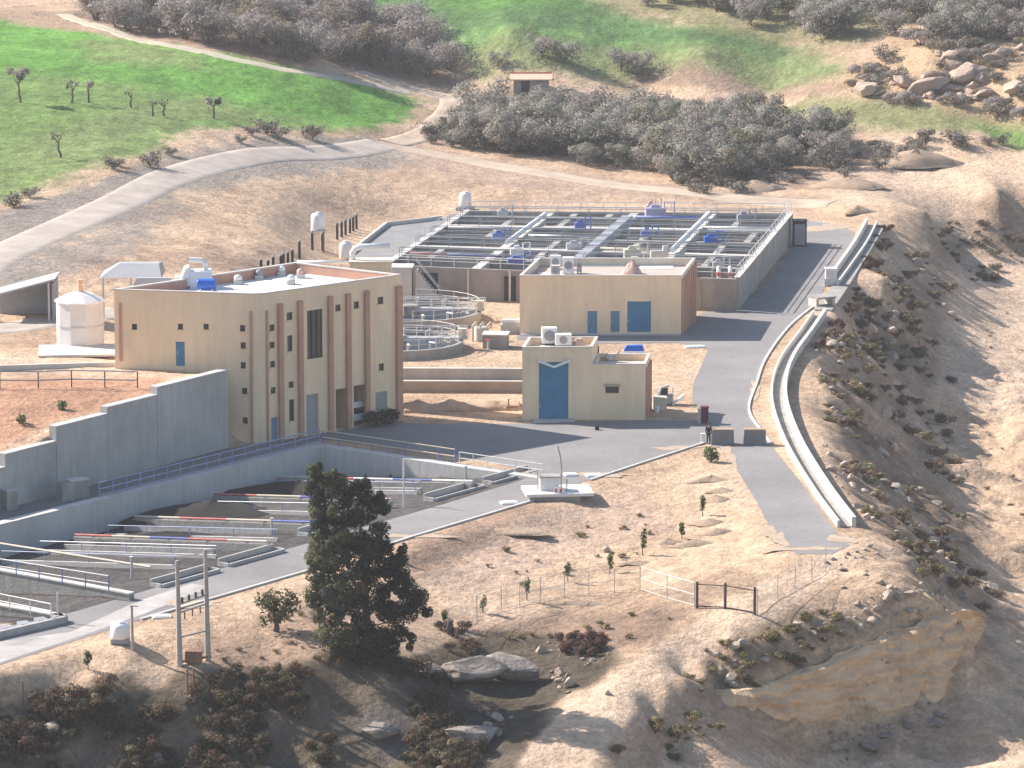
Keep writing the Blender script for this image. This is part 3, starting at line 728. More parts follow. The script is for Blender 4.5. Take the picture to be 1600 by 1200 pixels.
# right-hand facade (A->B) and left-hand facade (C->A)
for b in [(421,507,429,517),(421,534,429,544),(422,564,430,574),(423,605,431,615),(448,488,457,500),(449,524,457,549),(451,596,459,606),(452,624,460,658),
          (524,476,532,486),(553,471,561,482),(590,464,599,475),(592,568,600,579)]:
    window_in(HALL, A_, B_, b, .20, cut)
big = window_in(HALL, A_, B_, (480,484,504,560), .18, cut, bars=2, mframe=M_BLACK)
CF = (C_, A_)
for b in [(206,506,214,515),(278,506,286,515),(318,506,326,515),(375,508,383,518),(376,535,384,545),(376,566,384,576),(378,606,386,616),(379,652,387,662)]:
    window_in(HALL, C_, A_, b, .20, cut)
door_in(HALL, C_, A_, (275,534,289,572), M_BLUE, cut, label='blue door onto the terrace')
door_in(HALL, A_, B_, (479,616,498,678), M_GREY, cut, .25, 'dark grey roller door', 0, False, .03)
door_in(HALL, A_, B_, (424,652,434,690), M_BLUEG, cut, .15, 'faded blue side door', 0, True, .03)
door_in(HALL, A_, B_, (587,612,605,641), mat('green_grey_shutter', (.27,.31,.27), .08, 1), cut, .12, 'grey green shutter panel', 0, False)
# two deep loading bays, open to the yard
def bay(b):
    ua,_ = on_wall(A_,B_,b[0],b[3]); ub,_ = on_wall(A_,B_,b[2],b[3]); _,z1 = on_wall(A_,B_,(b[0]+b[2])/2,b[1])
    wbox(cut, A_, B_, ua, ub, .02, z1, -4.5, .3); return ua, ub, z1
bay1 = bay((525,607,547,673)); bay2 = bay((553,601,577,660))
carve(wall_o, cut)
wall_o.data.materials[0] = M_WALL
ringwall(MB(), plan, .22, ROOFZ, HB).build('parapet', M_WALL, HALL)
cp = [(x,y) for x,y in ring(plan, -.05)]
ringwall(MB(), cp, .34, HB, HB+.09).build('coping', M_CONCL, HALL)
MB().prism(ring(plan, .225), ROOFZ+.004, ROOFZ+.05).build('roof', M_ROOF, HALL)
ringwall(MB(), ring(plan,.226), .03, ROOFZ+.06, HB-.05).build('parapet_lining', M_TERRA, HALL)
for px in (437,468,515,543,572):
    u,_ = on_wall(A_, B_, px, 560); _, zt = on_wall(A_, B_, px, 474-(px-437)*.148)
    wbox(MB(), A_, B_, u-.23, u+.23, .01, zt, .004, .30).build('pilaster', M_TERRA, HALL)
LAB = (B_-A_).length
wbox(MB(), A_, B_, LAB-.62, LAB-.02, .01, 11.7, .004, .30).build('pilaster', M_TERRA, HALL)
wbox(MB(), A_, B_, .62, .80, .01, 11.2, .004, .14).build('pilaster', M_TERRA, HALL)
LCA = (C_-A_).length
wbox(MB(), C_, A_, LCA-.86, LCA-.68, .01, 11.2, .004, .14).build('pilaster', M_TERRA, HALL)
wbox(MB(), C_, A_, .42, .62, 6.6, 11.5, .004, .14).build('pilaster', M_TERRA, HALL)

RZ = ROOFZ + .055
def R_(px, py, z=RZ): return P(px, py, z)
def rot_of(d): return math.atan2(d.y, d.x)
# roof plant
p = R_(313,449); t = thing('duct_housing', p, 'large white duct housing with a sloped hood on the roof beside the blue barrel', 'roof duct')
q = MB(); q.box(p, 1.9, 1.6, 1.5, .15); q.build('body', M_WHITE, t)
q = MB(); ca, sa = math.cos(.15), math.sin(.15)
def loc(p, x, y, z): return (p[0]+x*ca-y*sa, p[1]+x*sa+y*ca, p[2]+z)
q.hexa([loc(p,-1.9,-.7,.25),loc(p,-.952,-.7,.25),loc(p,-.952,.7,.25),loc(p,-1.9,.7,.25)], [loc(p,-1.3,-.7,1.75),loc(p,-.952,-.7,1.9),loc(p,-.952,.7,1.9),loc(p,-1.3,.7,1.75)]); q.build('hood', M_WHITE, t)
q = MB(); q.tube([loc(p,.5,0,1.5),loc(p,.5,0,2.0),loc(p,.2,.2,2.3),loc(p,-.9,.3,2.35)], .22, 10); q.build('duct_elbow', M_WHITE, t)
p = R_(323,456); t = thing('water_barrel', p, 'blue plastic water barrel lying on the roof edge', 'barrel')
q = MB(); q.tube([p+Vector((-.78,0,.62)),p+Vector((-.68,0,.62)),p+Vector((.68,0,.62)),p+Vector((.78,0,.62))], .5, 16); q.build('drum', M_BLUET, t, True)
for a in (-.5,.5): MB().box(p+Vector((a,0,0)), .12, .9, .3).build('cradle', M_WHITE, t)
p = R_(240,451); t = thing('roof_skylight', p, 'low grey hipped skylight on the left end of the roof', 'skylight')
q = MB(); q.hexa([(p.x-1.9,p.y-.8,p.z),(p.x+1.9,p.y-.8,p.z),(p.x+1.9,p.y+.8,p.z),(p.x-1.9,p.y+.8,p.z)], [(p.x-1.4,p.y-.25,p.z+.95),(p.x+1.5,p.y-.25,p.z+.95),(p.x+1.5,p.y+.25,p.z+.95),(p.x-1.4,p.y+.25,p.z+.95)]); q.build('glazing', M_ROOFG, t)
q = MB(); q.box((p.x,p.y,p.z), 4.0, 1.8, .12); q.build('kerb', M_CONCL, t)
p = R_(286,447); solo(MB().box(p,1.2,.9,.8,.1).box((p.x,p.y,p.z+.8),1.35,1.05,.08,.1), 'vent_cap', M_WHITE, p, 'small white capped vent between the skylight and the duct housing', 'roof vent')
p = R_(505,420); t = thing('roof_pipe', p, 'long straight white pipe on stands along the back of the main roof', 'pipe')
MB().tube([p+Vector((-2.3,0,.55)),p+Vector((2.3,0,.55))], .18, 12).build('barrel', M_WHITE, t, True)
for k in (-1.6,0,1.6): MB().box(p+Vector((k,0,0)), .15, .3, .38).build('stand', M_STEEL, t)
p = P(577,424,9.0); t = thing('stair_head', p, 'cream box with a bent white duct rising behind the main roof', 'roof housing')
p = Vector((P(577,421,12.6).x, P(577,421,12.6).y+4.0, 0)); t.location = p; OFF[t.name] = p
MB().box(p, 3.6, 2.4, 12.75).build('wall', M_WALL, t)
MB().box((p.x,p.y,12.752), 3.8, 2.6, .12).build('cap', M_CREAM, t)
MB().tube([(p.x-1.6,p.y,12.87),(p.x-1.6,p.y,13.5),(p.x-1.35,p.y,13.85),(p.x-.9,p.y,14.0),(p.x+1.7,p.y,14.05)], .26, 12).build('duct', M_WHITE, t, True)
labs = [(405,436,'squat grey extractor fan on the white roof'),(440,430,'round white roof fan with a dark mouth'),(372,444,'small white louvred box near the front parapet'),(470,434,'pinkish capped roof vent by the right facade'),(455,444,'low white roof vent nearest the parapet')]
for i,(px,py,lb) in enumerate(labs):
    p = R_(px,py); t = thing('roof_fan', p, lb, 'roof fan', 'fans and vents on the main roof')
    MB().box(p,.7,.7,.35).build('base', M_CONCL if i%2 else M_STEEL, t)
    MB().lathe(p+Vector((0,0,.352)), [(.3,0),(.34,.08),(.34,.32),(.18,.45),(.02,.48)], 14).build('cowl', [M_GREY,M_WHITE,M_WHITE,mat('pink_cap',(.62,.42,.36),.1),M_WHITE][i], t, True)

# vehicle in the loading bay and hedge standing in for shade by the wall
u0,u1,z1 = bay2; p = A_ + dAB*((u0+u1)/2); nrm = Vector((dAB.y,-dAB.x,0)); p = p - nrm*2.0
t = thing('parked_truck', p, 'white truck nose parked inside the open loading bay', 'truck', rz=0)
rz = rot_of(nrm)
q = MB(); q.box(p+nrm*.9+Vector((0,0,.45)), 1.3, 1.7, 1.3, rz); q.box(p+nrm*.85+Vector((0,0,1.752)), 1.0, 1.5, .28, rz); q.build('cab', M_WHITE, t)
MB().box(p+nrm*1.56+Vector((0,0,1.05)), .04, 1.45, .55, rz).build('windscreen', M_DARK, t)
MB().box(p-nrm*.9+Vector((0,0,.5)), 2.2, 1.7, .7, rz).build('body', M_GREY, t)
sd = Vector((-nrm.y,nrm.x,0))
for a in (-1.2,.9):
    for b in (-.85,.85):
        c = p+nrm*a+sd*b+Vector((0,0,.38)); MB().tube([c-sd*.11,c+sd*.11], .38, 14).build('wheel', M_BLACK, t)

# ------------------------------------------------------------------ blower building
def simple_block(name, label, FL, FR, BR, H, z0=0, mroof=M_ROOF, par=.75):
    BL = FL + (BR-FR)
    plan = ccw([tuple(v.xy) for v in (FL,FR,BR,BL)])
    t = thing(name, (FL.x,FL.y,0), label, 'building')
    w = MB().prism(plan, -.1, H-par).build('wall', M_WALL, t)
    ringwall(MB(), plan, .2, H-par, H).build('parapet', M_WALL, t)
    ringwall(MB(), ring(plan,-.04), .30, H, H+.08).build('coping', M_CONCL, t)
    ringwall(MB(), ring(plan,.202), .03, H-par+.06, H-.04).build('parapet_lining', M_TERRA if mroof is M_ROOF else M_CREAM, t)
    MB().prism(ring(plan,.206), H-par+.004, H-par+.05).build('roof', mroof, t)
    return t, w, plan
fl, fr = P(812,523), P(1064,523); H2 = 5.75
br = P(1086,404,H2); br = Vector((br.x,br.y,0))
BLOW, w2, plan2 = simple_block('blower_building', 'beige single storey blower building with wide blue shutter and striped right end', fl, fr, br, H2, mroof=mat('brown_roof_screed',(.46,.38,.33),.12,.5))
cut = MB()
door_in(BLOW, fl, fr, (980,471,1017,519), M_BLUE, cut, .15, 'wide dark blue roller shutter', 4, True)
for b in ((954,486,968,519),(918,486,933,521)):
    d,(u0,u1,z0,z1) = door_in(BLOW, fl, fr, b, M_BLUEG, cut, .15, 'faded blue arched door', 0, True)
carve(w2, cut)
dz = (br-fr); L2 = dz.length
for k in range(7):
    u = .5 + k*(L2-1.0)/6
    wbox(MB(), fr, br, u-.32, u+.32, .01, H2-.35, .004, .22).build('pilaster', M_TERRA, BLOW)
wbox(MB(), fl, fr, 0.1, (fr-fl).length-.1, .0, .12, .004, .5).build('plinth', M_CONCL, BLOW)
RZ2 = H2-.75+.055
def R2(px,py): return P(px,py,RZ2)
for i,(x0,x1,y,d,lb) in enumerate([(905,975,413,1.6,'white membrane sheet left of the rubble heap on the blower roof'),(1000,1052,416,1.8,'white membrane sheet right of the rubble heap on the blower roof'),(842,878,429,1.2,'small white sheet at the front left of the blower roof')]):
    a, b = R2(x0,y), R2(x1,y); q = MB(); q.box((a+b)/2, (b-a).length, d*2, .05); q.box((a+b)/2+Vector((0,0,.052)), (b-a).length*.96, .12, .05)
    solo(q, 'roof_sheet', M_WHITE, (a+b)/2, lb, 'roof sheet', 'white sheets on the blower roof')
def acunit(p, w, d, h, lb, rz=0, grp=None, m=None):
    t = thing('condenser_unit', p, lb, 'air conditioner', grp)
    c, s = math.cos(rz), math.sin(rz)
    MB().box(p+Vector((0,0,.15)), w, d, h, rz).build('casing', m or M_WHITE, t)
    q = MB(); fc = p+Vector((s*(d/2), -c*(d/2), .15+h/2)); n = Vector((s,-c,0))
    q.tube([fc+n*.004, fc+n*.06], min(w,h)*.36, 16); q.build('fan_grille', M_GREY, t)
    for a in (-.35,.35): MB().box(p+Vector((c*a*w,s*a*w,0)), .1, d, .148, rz).build('foot', M_GREY, t)
    return t
acunit(R2(888,428), 1.1,.8,1.5,'tall pale condenser with a round fan on the blower roof', 0, 'condensers on the blower roof')
acunit(R2(868,420), 1.0,.7,1.2,'white condenser on the far left of the blower roof', 0, 'condensers on the blower roof')
acunit(R2(868,431), .9,.6,.9,'low condenser in the left corner of the blower roof', 0, 'condensers on the blower roof', M_CONCL)
acunit(R2(905,427), .5,.6,1.4,'narrow upright grey cabinet beside the round fan condenser', 0, 'condensers on the blower roof', M_STEEL)
def heap(name, p, rx, ry, h, m, lb, cat, seed, group=None):
    rng = random.Random(seed); q = MB(); n, k = 18, 6; vs = []
    for j in range(k):
        f = j/(k-1)
        for i in range(n):
            a = 2*math.pi*i/n; rr = (1-f**1.3)*(1+.16*math.sin(3*a+seed)+rng.uniform(-.1,.1)) + .03
            vs.append((p[0]+rx*rr*math.cos(a), p[1]+ry*rr*math.sin(a), p[2]-.05+h*f*rng.uniform(.86,1.05)))
    fs = [(j*n+i, j*n+(i+1)%n, (j+1)*n+(i+1)%n, (j+1)*n+i) for j in range(k-1) for i in range(n)]
    fs.append(tuple((k-1)*n+i for i in range(n)))
    q.add(vs, fs); return solo(q, name, m, p, lb, cat, group, True)
heap('rubble_heap', R2(988,428), 1.0, .9, 1.5, mat('pink_rubble',(.50,.36,.30),.25,2,.95,.8,6), 'pinkish rubble heap in the middle of the blower roof', 'rubble', 5)
p = R2(1030,402); solo(MB().box(p,1.8,.5,.7,.2).box(p+Vector((.6,0,.7)),.5,.4,.5,.2), 'roof_cabinet', M_STEEL, p, 'grey cabinet at the back right of the blower roof', 'cabinet')

# ------------------------------------------------------------------ pump house
fl, fr = P(816,657), P(925,656); fe = P(1008,656)
H3, H4 = 6.35, 4.85
bk = P(833,526,H3); bk = Vector((bk.x,bk.y,0)); dv = bk - fl; dv = Vector((dv.x*.6, 5.2, 0))
PH_ = thing('pump_house', (fl.x,fl.y,0), 'beige pump house with tall blue door and lower right wing', 'building')
pl1 = ccw([tuple(v.xy) for v in (fl,fr,fr+dv,fl+dv)])
cut = MB()
w3 = MB().prism(pl1, -.1, H3-.6).build('wall', M_WALL, PH_)
pl2 = ccw([tuple(v.xy) for v in (fr+Vector((.004,.02,0)),fe,fe+dv,fr+dv+Vector((.004,-.02,0)))])
w4 = MB().prism(pl2, -.1, H4-.55).build('wall', M_WALL, PH_)
d,(u0,u1,z0,z1) = door_in(PH_, fl, fr, (842,566,888,655), M_BLUE, cut, .18, 'tall blue double door under a white chevron', 2, True)
carve(w3, cut)
n3 = Vector((0,-1,0))
q = MB(); um = (u0+u1)/2; th = .16
for a,b,za,zb in ((u0-.15,um,z1+.12,z1-.42),(um,u1+.15,z1-.42,z1+.12)):
    d3 = (fr-fl).normalized(); nn = Vector((d3.y,-d3.x,0)); pa, pb = fl+d3*a, fl+d3*b
    q.hexa([pa+nn*.55+Vector((0,0,za)),pb+nn*.55+Vector((0,0,zb)),pb+nn*.004+Vector((0,0,zb)),pa+nn*.004+Vector((0,0,za))],
           [pa+nn*.55+Vector((0,0,za+th)),pb+nn*.55+Vector((0,0,zb+th)),pb+nn*.004+Vector((0,0,zb+th)),pa+nn*.004+Vector((0,0,za+th))])
q.build('chevron_canopy', M_WHITE, PH_)
for plx, hh, par in ((pl1,H3,.6),(pl2,H4,.55)):
    ringwall(MB(), plx, .18, hh-par, hh).build('parapet', M_WALL, PH_)
    ringwall(MB(), ring(plx,-.03), .26, hh, hh+.07).build('coping', M_CONCL, PH_)
    MB().prism(ring(plx,.185), hh-par+.004, hh-par+.05).build('roof', mat('pale_roof_screed',(.58,.50,.42),.12,.5), PH_)
cut = MB()
b = window_in(PH_, fr, fe, (946,603,967,614), .2, cut)
carve(w4, cut)
wbox(MB(), fr, fe, b[0]-.12, b[1]+.12, b[3]+.004, b[3]+.14, .004, .35).build('window_hood', M_WALLD, PH_)
for k in (.12,.5,.88):
    u = (dv.length)*k; wbox(MB(), fe, fe+dv, u-.3, u+.3, .01, H4-.4, .004, .2).build('pilaster', M_TERRA, PH_)
wbox(MB(), fl, fr, u0-.5, u1+.5, 0, .14, .004, 1.1).build('door_step', M_CONCL, PH_)
RZ3 = H3-.6+.055; RZ4 = H4-.55+.055
acunit(P(858,538,RZ3), 1.3,.9,1.35,'taller white condenser on the pump house roof', .1, 'condensers on the pump house')
acunit(P(880,541,RZ3), 1.4,.9,.95,'wide low white condenser on the pump house roof', .05, 'condensers on the pump house')
p = P(905,540,RZ3); solo(MB().box(p,.9,.6,.45,.3).box(p+Vector((0,0,.45)),.5,.5,.2,.5), 'roof_crate', mat('pink_crate',(.55,.40,.34),.1), p, 'pinkish crate right of the condensers on the pump house', 'crate')
p = P(928,562,RZ4); t = thing('satellite_dish', p, 'black round dish leaning against the taller pump house wall', 'dish')
MB().tube([p+Vector((0,.0,.75)),p+Vector((.07,-.05,.75)),p+Vector((.09,-.06,.75))], .72, 20).build('reflector', M_BLACK, t)
MB().tube([p+Vector((-.02,0,0)),p+Vector((-.02,0,.8))], .05, 8).build('mast', M_STEEL, t)
p = P(990,560,RZ4); t = thing('generator_unit', p, 'blue topped generator on the pump house low roof', 'generator')
MB().box(p+Vector((0,0,.1)), 1.9, .95, .62, -.05).build('casing', M_WHITE, t)
q = MB(); q.hexa([(p.x-.9,p.y-.42,p.z+.724),(p.x+.9,p.y-.5,p.z+.724),(p.x+.9,p.y+.4,p.z+.724),(p.x-.9,p.y+.48,p.z+.724)], [(p.x-.6,p.y-.2,p.z+1.15),(p.x+.8,p.y-.25,p.z+1.2),(p.x+.8,p.y+.3,p.z+1.2),(p.x-.6,p.y+.3,p.z+1.15)]); q.build('hood', M_BLUET, t)
MB().box(p, 1.6, .7, .098, -.05).build('skid', M_GREY, t)
p = P(952,563,RZ4); t = thing('roof_pump', p, 'small grey pump with curved pipes on the pump house low roof', 'pump')
MB().lathe(p, [(.35,0),(.35,.3),(.2,.45),(.05,.5)], 14).build('casing', M_STEEL, t, True)
MB().tube([p+Vector((-.7,.1,.2)),p+Vector((0,.1,.25)),p+Vector((.5,.1,.3)),p+Vector((.9,.1,.9))], .09, 8).build('pipe', M_CREAM, t, True)

# ------------------------------------------------------------------ terrace buildings
p = G(126,541); t = thing('storage_tank', p, 'white octagonal storage tank with shallow conical roof and orange vent', 'tank')
k8 = 10
q = MB(); q.lathe(p, [(2.05,-.4),(2.05,3.95)], k8); q.build('shell', mat('white_tank_panels',(.66,.63,.61),.1,.5,.6), t)
q = MB(); q.lathe(p+Vector((0,0,3.955)), [(2.2,0),(2.2,.12),(1.2,.62),(.3,.85)], k8); q.build('roof', M_WHITE, t)
q = MB(); q.lathe(p, [(2.11,1.9),(2.11,2.02)], k8); q.build('hoop', M_STEEL, t)
MB().lathe(p+Vector((.05,0,4.81)), [(.28,0),(.22,.7),(.26,.75),(.26,1.05)], 12).build('vent', mat('orange_vent',(.70,.45,.30),.1), t)
p = G(120,549); solo(MB().box(p,6.5,5.5,.18,.1), 'tank_slab', M_CONCL, p+Vector((0,0,0)), 'pale concrete slab under the white storage tank', 'slab').location.z += -.02
p = G(40,498); t = thing('open_shed', p, 'open grey shed with sloping pale roof at the left edge', 'shed')
q = MB(); hx = 2.6
q.hexa([(p.x-hx-.3,p.y-1.8,p.z+2.2),(p.x+hx+.3,p.y-1.8,p.z+3.75),(p.x+hx+.3,p.y+2.6,p.z+3.75),(p.x-hx-.3,p.y+2.6,p.z+2.2)], [(p.x-hx-.3,p.y-1.8,p.z+2.36),(p.x+hx+.3,p.y-1.8,p.z+3.91),(p.x+hx+.3,p.y+2.6,p.z+3.91),(p.x-hx-.3,p.y+2.6,p.z+2.36)]); q.build('roof', M_ROOFG, t)
q = MB()
q.add([(p.x-hx,p.y+2.4,p.z-.3),(p.x+hx,p.y+2.4,p.z-.3),(p.x+hx,p.y+2.4,p.z+3.64),(p.x-hx,p.y+2.4,p.z+2.24),(p.x-hx,p.y+2.52,p.z-.3),(p.x+hx,p.y+2.52,p.z-.3),(p.x+hx,p.y+2.52,p.z+3.64),(p.x-hx,p.y+2.52,p.z+2.24)],[(0,1,2,3),(7,6,5,4),(0,4,5,1),(1,5,6,2),(2,6,7,3),(3,7,4,0)])
q.box((p.x+hx+.06,p.y+.4,p.z-.3), .12, 4.1, 3.75); q.build('wall', M_GREY, t)
for sx in (-hx+.1, hx-.3): MB().box((p.x+sx,p.y-1.6,p.z-.2), .16, .16, 2.35 if sx<0 else 3.7).build('post', M_CONCL, t)
p = G(240,437); p = Vector((P(238,437,6.0).x, 372, 5.6)); t = thing('canopy', p, 'pale pitched metal canopy behind the left end of the main building', 'canopy')
zc = P(238,427,0); zt = CAMH + ray(238,427)[2]*(p.y/ray(238,427)[1])
q = MB(); q.hexa([(p.x-2.8,p.y-1.5,zt-.2),(p.x+2.8,p.y-1.5,zt-.2),(p.x+2.8,p.y+3,zt-.2),(p.x-2.8,p.y+3,zt-.2)], [(p.x-1.2,p.y+.4,zt+.85),(p.x+2.4,p.y+.4,zt+.85),(p.x+2.6,p.y+1.4,zt+.85),(p.x-1.2,p.y+1.4,zt+.85)]); q.build('roof', M_ROOFG, t)
for sx in (-2.5,0,2.5): MB().box((p.x+sx,p.y-1.2,H1(p.x+sx,p.y-1.2)-.2), .15, .15, zt-.2-H1(p.x+sx,p.y-1.2)+.2).build('post', M_STEEL, t)
p = G(830,141); t = thing('farm_hut', p, 'small grey farm hut with red edged white roof above the olive grove', 'hut')
MB().box(p+Vector((0,0,-.4)), 4.8, 3.2, 1.9).build('wall', mat('hut_block',(.27,.25,.24),.15,1), t)
q = MB(); q.hexa([(p.x-2.9,p.y-1.9,p.z+1.52),(p.x+2.9,p.y-1.9,p.z+1.52),(p.x+2.9,p.y+2.2,p.z+1.9),(p.x-2.9,p.y+2.2,p.z+1.9)],[(p.x-2.9,p.y-1.9,p.z+1.68),(p.x+2.9,p.y-1.9,p.z+1.68),(p.x+2.9,p.y+2.2,p.z+2.06),(p.x-2.9,p.y+2.2,p.z+2.06)]); q.build('roof', mat('pale_hut_roof',(.64,.40,.29),.1,1), t)
q = MB(); q.tube([(p.x-2.92,p.y+2.22,p.z+2.1),(p.x+2.95,p.y+2.22,p.z+2.1),(p.x+2.95,p.y-1.9,p.z+1.65)], .15, 6); q.build('red_trim', M_REDP, t)
MB().box((p.x-.8,p.y-1.63,p.z), 1.1, .05, 1.4).build('door', M_BLACK, t)
# ------------------------------------------------------------------ railings
def seglist(pts, sp):
    out = []
    for a, b in zip(pts[:-1], pts[1:]):
        a, b = Vector(a), Vector(b); n = max(1, round((b-a).length/sp))
        out += [a + (b-a)*k/n for k in range(n)]
    out.append(Vector(pts[-1])); return out
_pm = {}
def post_mesh(h, r, m):
    key = (h, r, m.name)
    if key not in _pm:
        q = MB(); q.tube([(0,0,0),(0,0,h)], r, 6)
        me = bpy.data.meshes.new('post'); me.from_pydata(q.v, [], q.f); me.materials.append(m); _pm[key] = me
    return _pm[key]
def add_posts(parent, pts, h, r, m, name='post'):
    o = OFF.get(parent.name, Vector((0,0,0))); me = post_mesh(h, r, m)
    for p in pts:
        b = bpy.data.objects.new(name, me); COL.objects.link(b); b.parent = parent; b.location = Vector(p) - o
def railing(pts, label, sp=2.0, h=1.1, m=None, mp=None, r=.045, group=None, levels=(1.0,.5), parent=None, name='railing'):
    m = m or M_STEEL; mp = mp or m; pts = [Vector(p) for p in pts]
    if parent is None:
        t = thing(name, pts[0], label, 'railing', group)
        for i, lv in enumerate(levels):
            MB().tube([p+Vector((0,0,h*lv)) for p in pts], r, 6).build('top_rail' if i == 0 else 'mid_rail', m, t)
        add_posts(t, seglist(pts, sp), h, r*.9, mp)
        return t
    q = MB()
    t = MB().tube([p+Vector((0,0,h*levels[0])) for p in pts], r, 6).build('railing', m, parent)
    for lv in levels[1:]: MB().tube([p+Vector((0,0,h*lv)) for p in pts], r*.85, 6).build('mid_rail', m, t)
    add_posts(t, seglist(pts, sp), h, r*.9, mp)
    return t
M_RAILB = mat('blue_grey_rail_paint', (.30,.32,.50), .15, 1, .5)
M_RAILW = mat('pale_rail_paint', (.66,.64,.62), .12, 1, .5)

# ------------------------------------------------------------------ stepped retaining wall of the terrace
t = thing('retaining_wall', WA, 'stained grey concrete retaining wall stepping down in front of the red soil terrace', 'retaining wall')
base = WA + _wn*.02
for (sa, sb, zt) in STEPS:
    a, b = WA + _wd*max(sa,0.35), WA + _wd*sb
    q = MB(); q.wall(a, b, .7, -.1, zt); q.build('wall_panel', M_CONCD, t)
    MB().wall(a, b, .78, zt+.002, zt+.10).build('coping', M_CONCL, t)

# terrace rail with posts and its pale kerb wall
pts = [G(px, py) for px, py in [(-60,606),(0,607),(60,607),(112,605),(164,606),(215,607)]]
railing([p+Vector((0,0,-.05)) for p in pts], 'dark post railing along the back of the red soil terrace', 2.8, 1.45, M_GREY, M_BLACK, .06)
a, b = G(-80,580), G(346,578)
solo(MB().wall(a, b, .35, 5.3, 6.25), 'kerb_wall', M_CONCL, a, 'long low pale kerb wall between the red terrace and the white tank', 'low wall')

# ------------------------------------------------------------------ drying bed basin
def BP(s, tt, z=0.0): return Vector((KB.x + _u.x*s + _v.x*tt, KB.y + _u.y*s + _v.y*tt, z))
def bz(s): return -BDEP*(1-min(max(s/BW,0),1))
t = thing('basin_wall', KB, 'pale concrete retaining wall around the back and left of the drying beds', 'retaining wall')
wl_, wb_ = MB(), MB()
M_BW = mat('basin_wall_concrete', (.56,.535,.505), .12, .25, .9, .2, 4, streak=.8, dirt=.1)
MB().hexa([BP(-.75,-.75,-2.6),BP(.35,.35,-2.6),BP(.35,BLEN,-2.6),BP(-.75,BLEN,-2.6)][::-1], [BP(-.75,-.75,.25),BP(.35,.35,.25),BP(.35,BLEN,.25),BP(-.75,BLEN,.25)][::-1]).build('left_wall', M_BW, t)
MB().hexa([BP(-.75,-.754,-2.6),BP(BW+.6,-.754,-.6),BP(BW+.6,.35,-.6),BP(.354,.35,-2.6)][::-1], [BP(-.75,-.754,.25),BP(BW+.6,-.754,.12),BP(BW+.6,.35,.12),BP(.354,.35,.25)][::-1]).build('back_wall', M_BW, t)
MB().hexa([BP(-.55,1,.254),BP(.38,1,.254),BP(.38,BLEN,.254),BP(-.55,BLEN,.254)][::-1], [BP(-.55,1,.33),BP(.38,1,.33),BP(.38,BLEN,.33),BP(-.55,BLEN,.33)][::-1]).build('coping', M_CONCL, t)
railing([BP(-.45,27,.30),BP(-.45,-.5,.30)], 'blue grey walkway railing on the left wall of the drying beds', 1.6, 1.15, M_RAILB, M_RAILB, .05, levels=(1,.55,.12))
railing([BP(-.1,-.5,.26),BP(BW*.62,-.5,.18)], 'yellow and blue railing along the back wall of the drying beds', 1.7, 1.15, mat('faded_yellow_rail',(.62,.52,.36),.15,1), M_BLUEP, .05, levels=(1,.5))
railing([BP(BW*.64,-.5,.16),BP(BW+.4,-.5,.10)], 'pale railing at the right end of the drying bed back wall', 1.5, 1.0, M_RAILW, M_RAILW, .04)

def bst(px, py, dz=.0):    # basin coordinates under a pixel (on the tilted floor)
    lo = None
    z = -1.0
    for _ in range(12):
        p = P(px, py, z); s, tt = basin_st(np.array([p.x]), np.array([p.y])); z = bz(float(s[0])) + dz
    return float(s[0]), float(tt[0])
# cross walls between the beds, each with its coloured pipe
cw = [(385,760,752,762),(345,786,600,797),(222,821,492,834),(124,851,446,868)]
cwl = ['drying bed cross wall nearest the back wall, white pipe on top','second drying bed cross wall from the back, red and blue banded pipe','third drying bed cross wall from the back, with pale pipe','fourth drying bed cross wall from the back, red tipped pipe']
pcol = [[M_CREAM,M_REDP,M_WHITE,M_BLUEP,M_WHITE],[M_REDP,M_CREAM,M_BLUEP,M_CREAM],[M_CREAM,M_REDP,M_CREAM,M_BLUEP],[M_REDP,M_CREAM,M_BLUEP,M_REDP,M_CREAM]]
for i,(x0,y0,x1,y1) in enumerate(cw):
    s0,t0 = bst(x0,y0); s1,t1 = bst(x1,y1); tm = (t0+t1)/2; s0 = max(s0,.36) if i else .36; s1 = min(s1,BW-.2)
    tm = [2.6, 8.6, 15.4, 21.4][i] if False else tm
    a, b = BP(s0,tm), BP(s1,tm)
    t = thing('cross_wall', (a.x,a.y,bz(s0)), cwl[i], 'bed wall', 'cross walls of the drying beds')
    q = MB(); q.wall(a, b, .45, bz(s0)-.3, bz(s0)+.72, bz(s1)-.3, bz(s1)+.55); q.build('wall', M_CONC, t)
    n = len(pcol[i])
    for k in range(n):
        f0, f1 = k/n, (k+1)/n
        pa = a.lerp(b, f0) + Vector((0,0,bz(s0+(s1-s0)*f0)+.88-.15*f0)); pb = a.lerp(b, f1) + Vector((0,0,bz(s0+(s1-s0)*f1)+.88-.15*f1))
        MB().tube([pa,pb], .08, 8).build('pipe', pcol[i][k], t)
    if i != 1:
        a5, b5 = BP(s0+.3,tm+1.5), BP(s0+(s1-s0)*.8,tm+1.5); MB().wall(a5, b5, .22, bz(s0)-.3, bz(s0)+.42, bz(s0+(s1-s0)*.8)-.3, bz(s0+(s1-s0)*.8)+.36).build('side_wall', M_CONCD, t)
    for k in range(5):
        f = (k+.5)/5; c = a.lerp(b,f); zz = bz(s0+(s1-s0)*f)+.72-.17*f
        MB().box((c.x,c.y,zz-.02), .3, .12, .12).build('pipe_bracket', M_GREY, t)
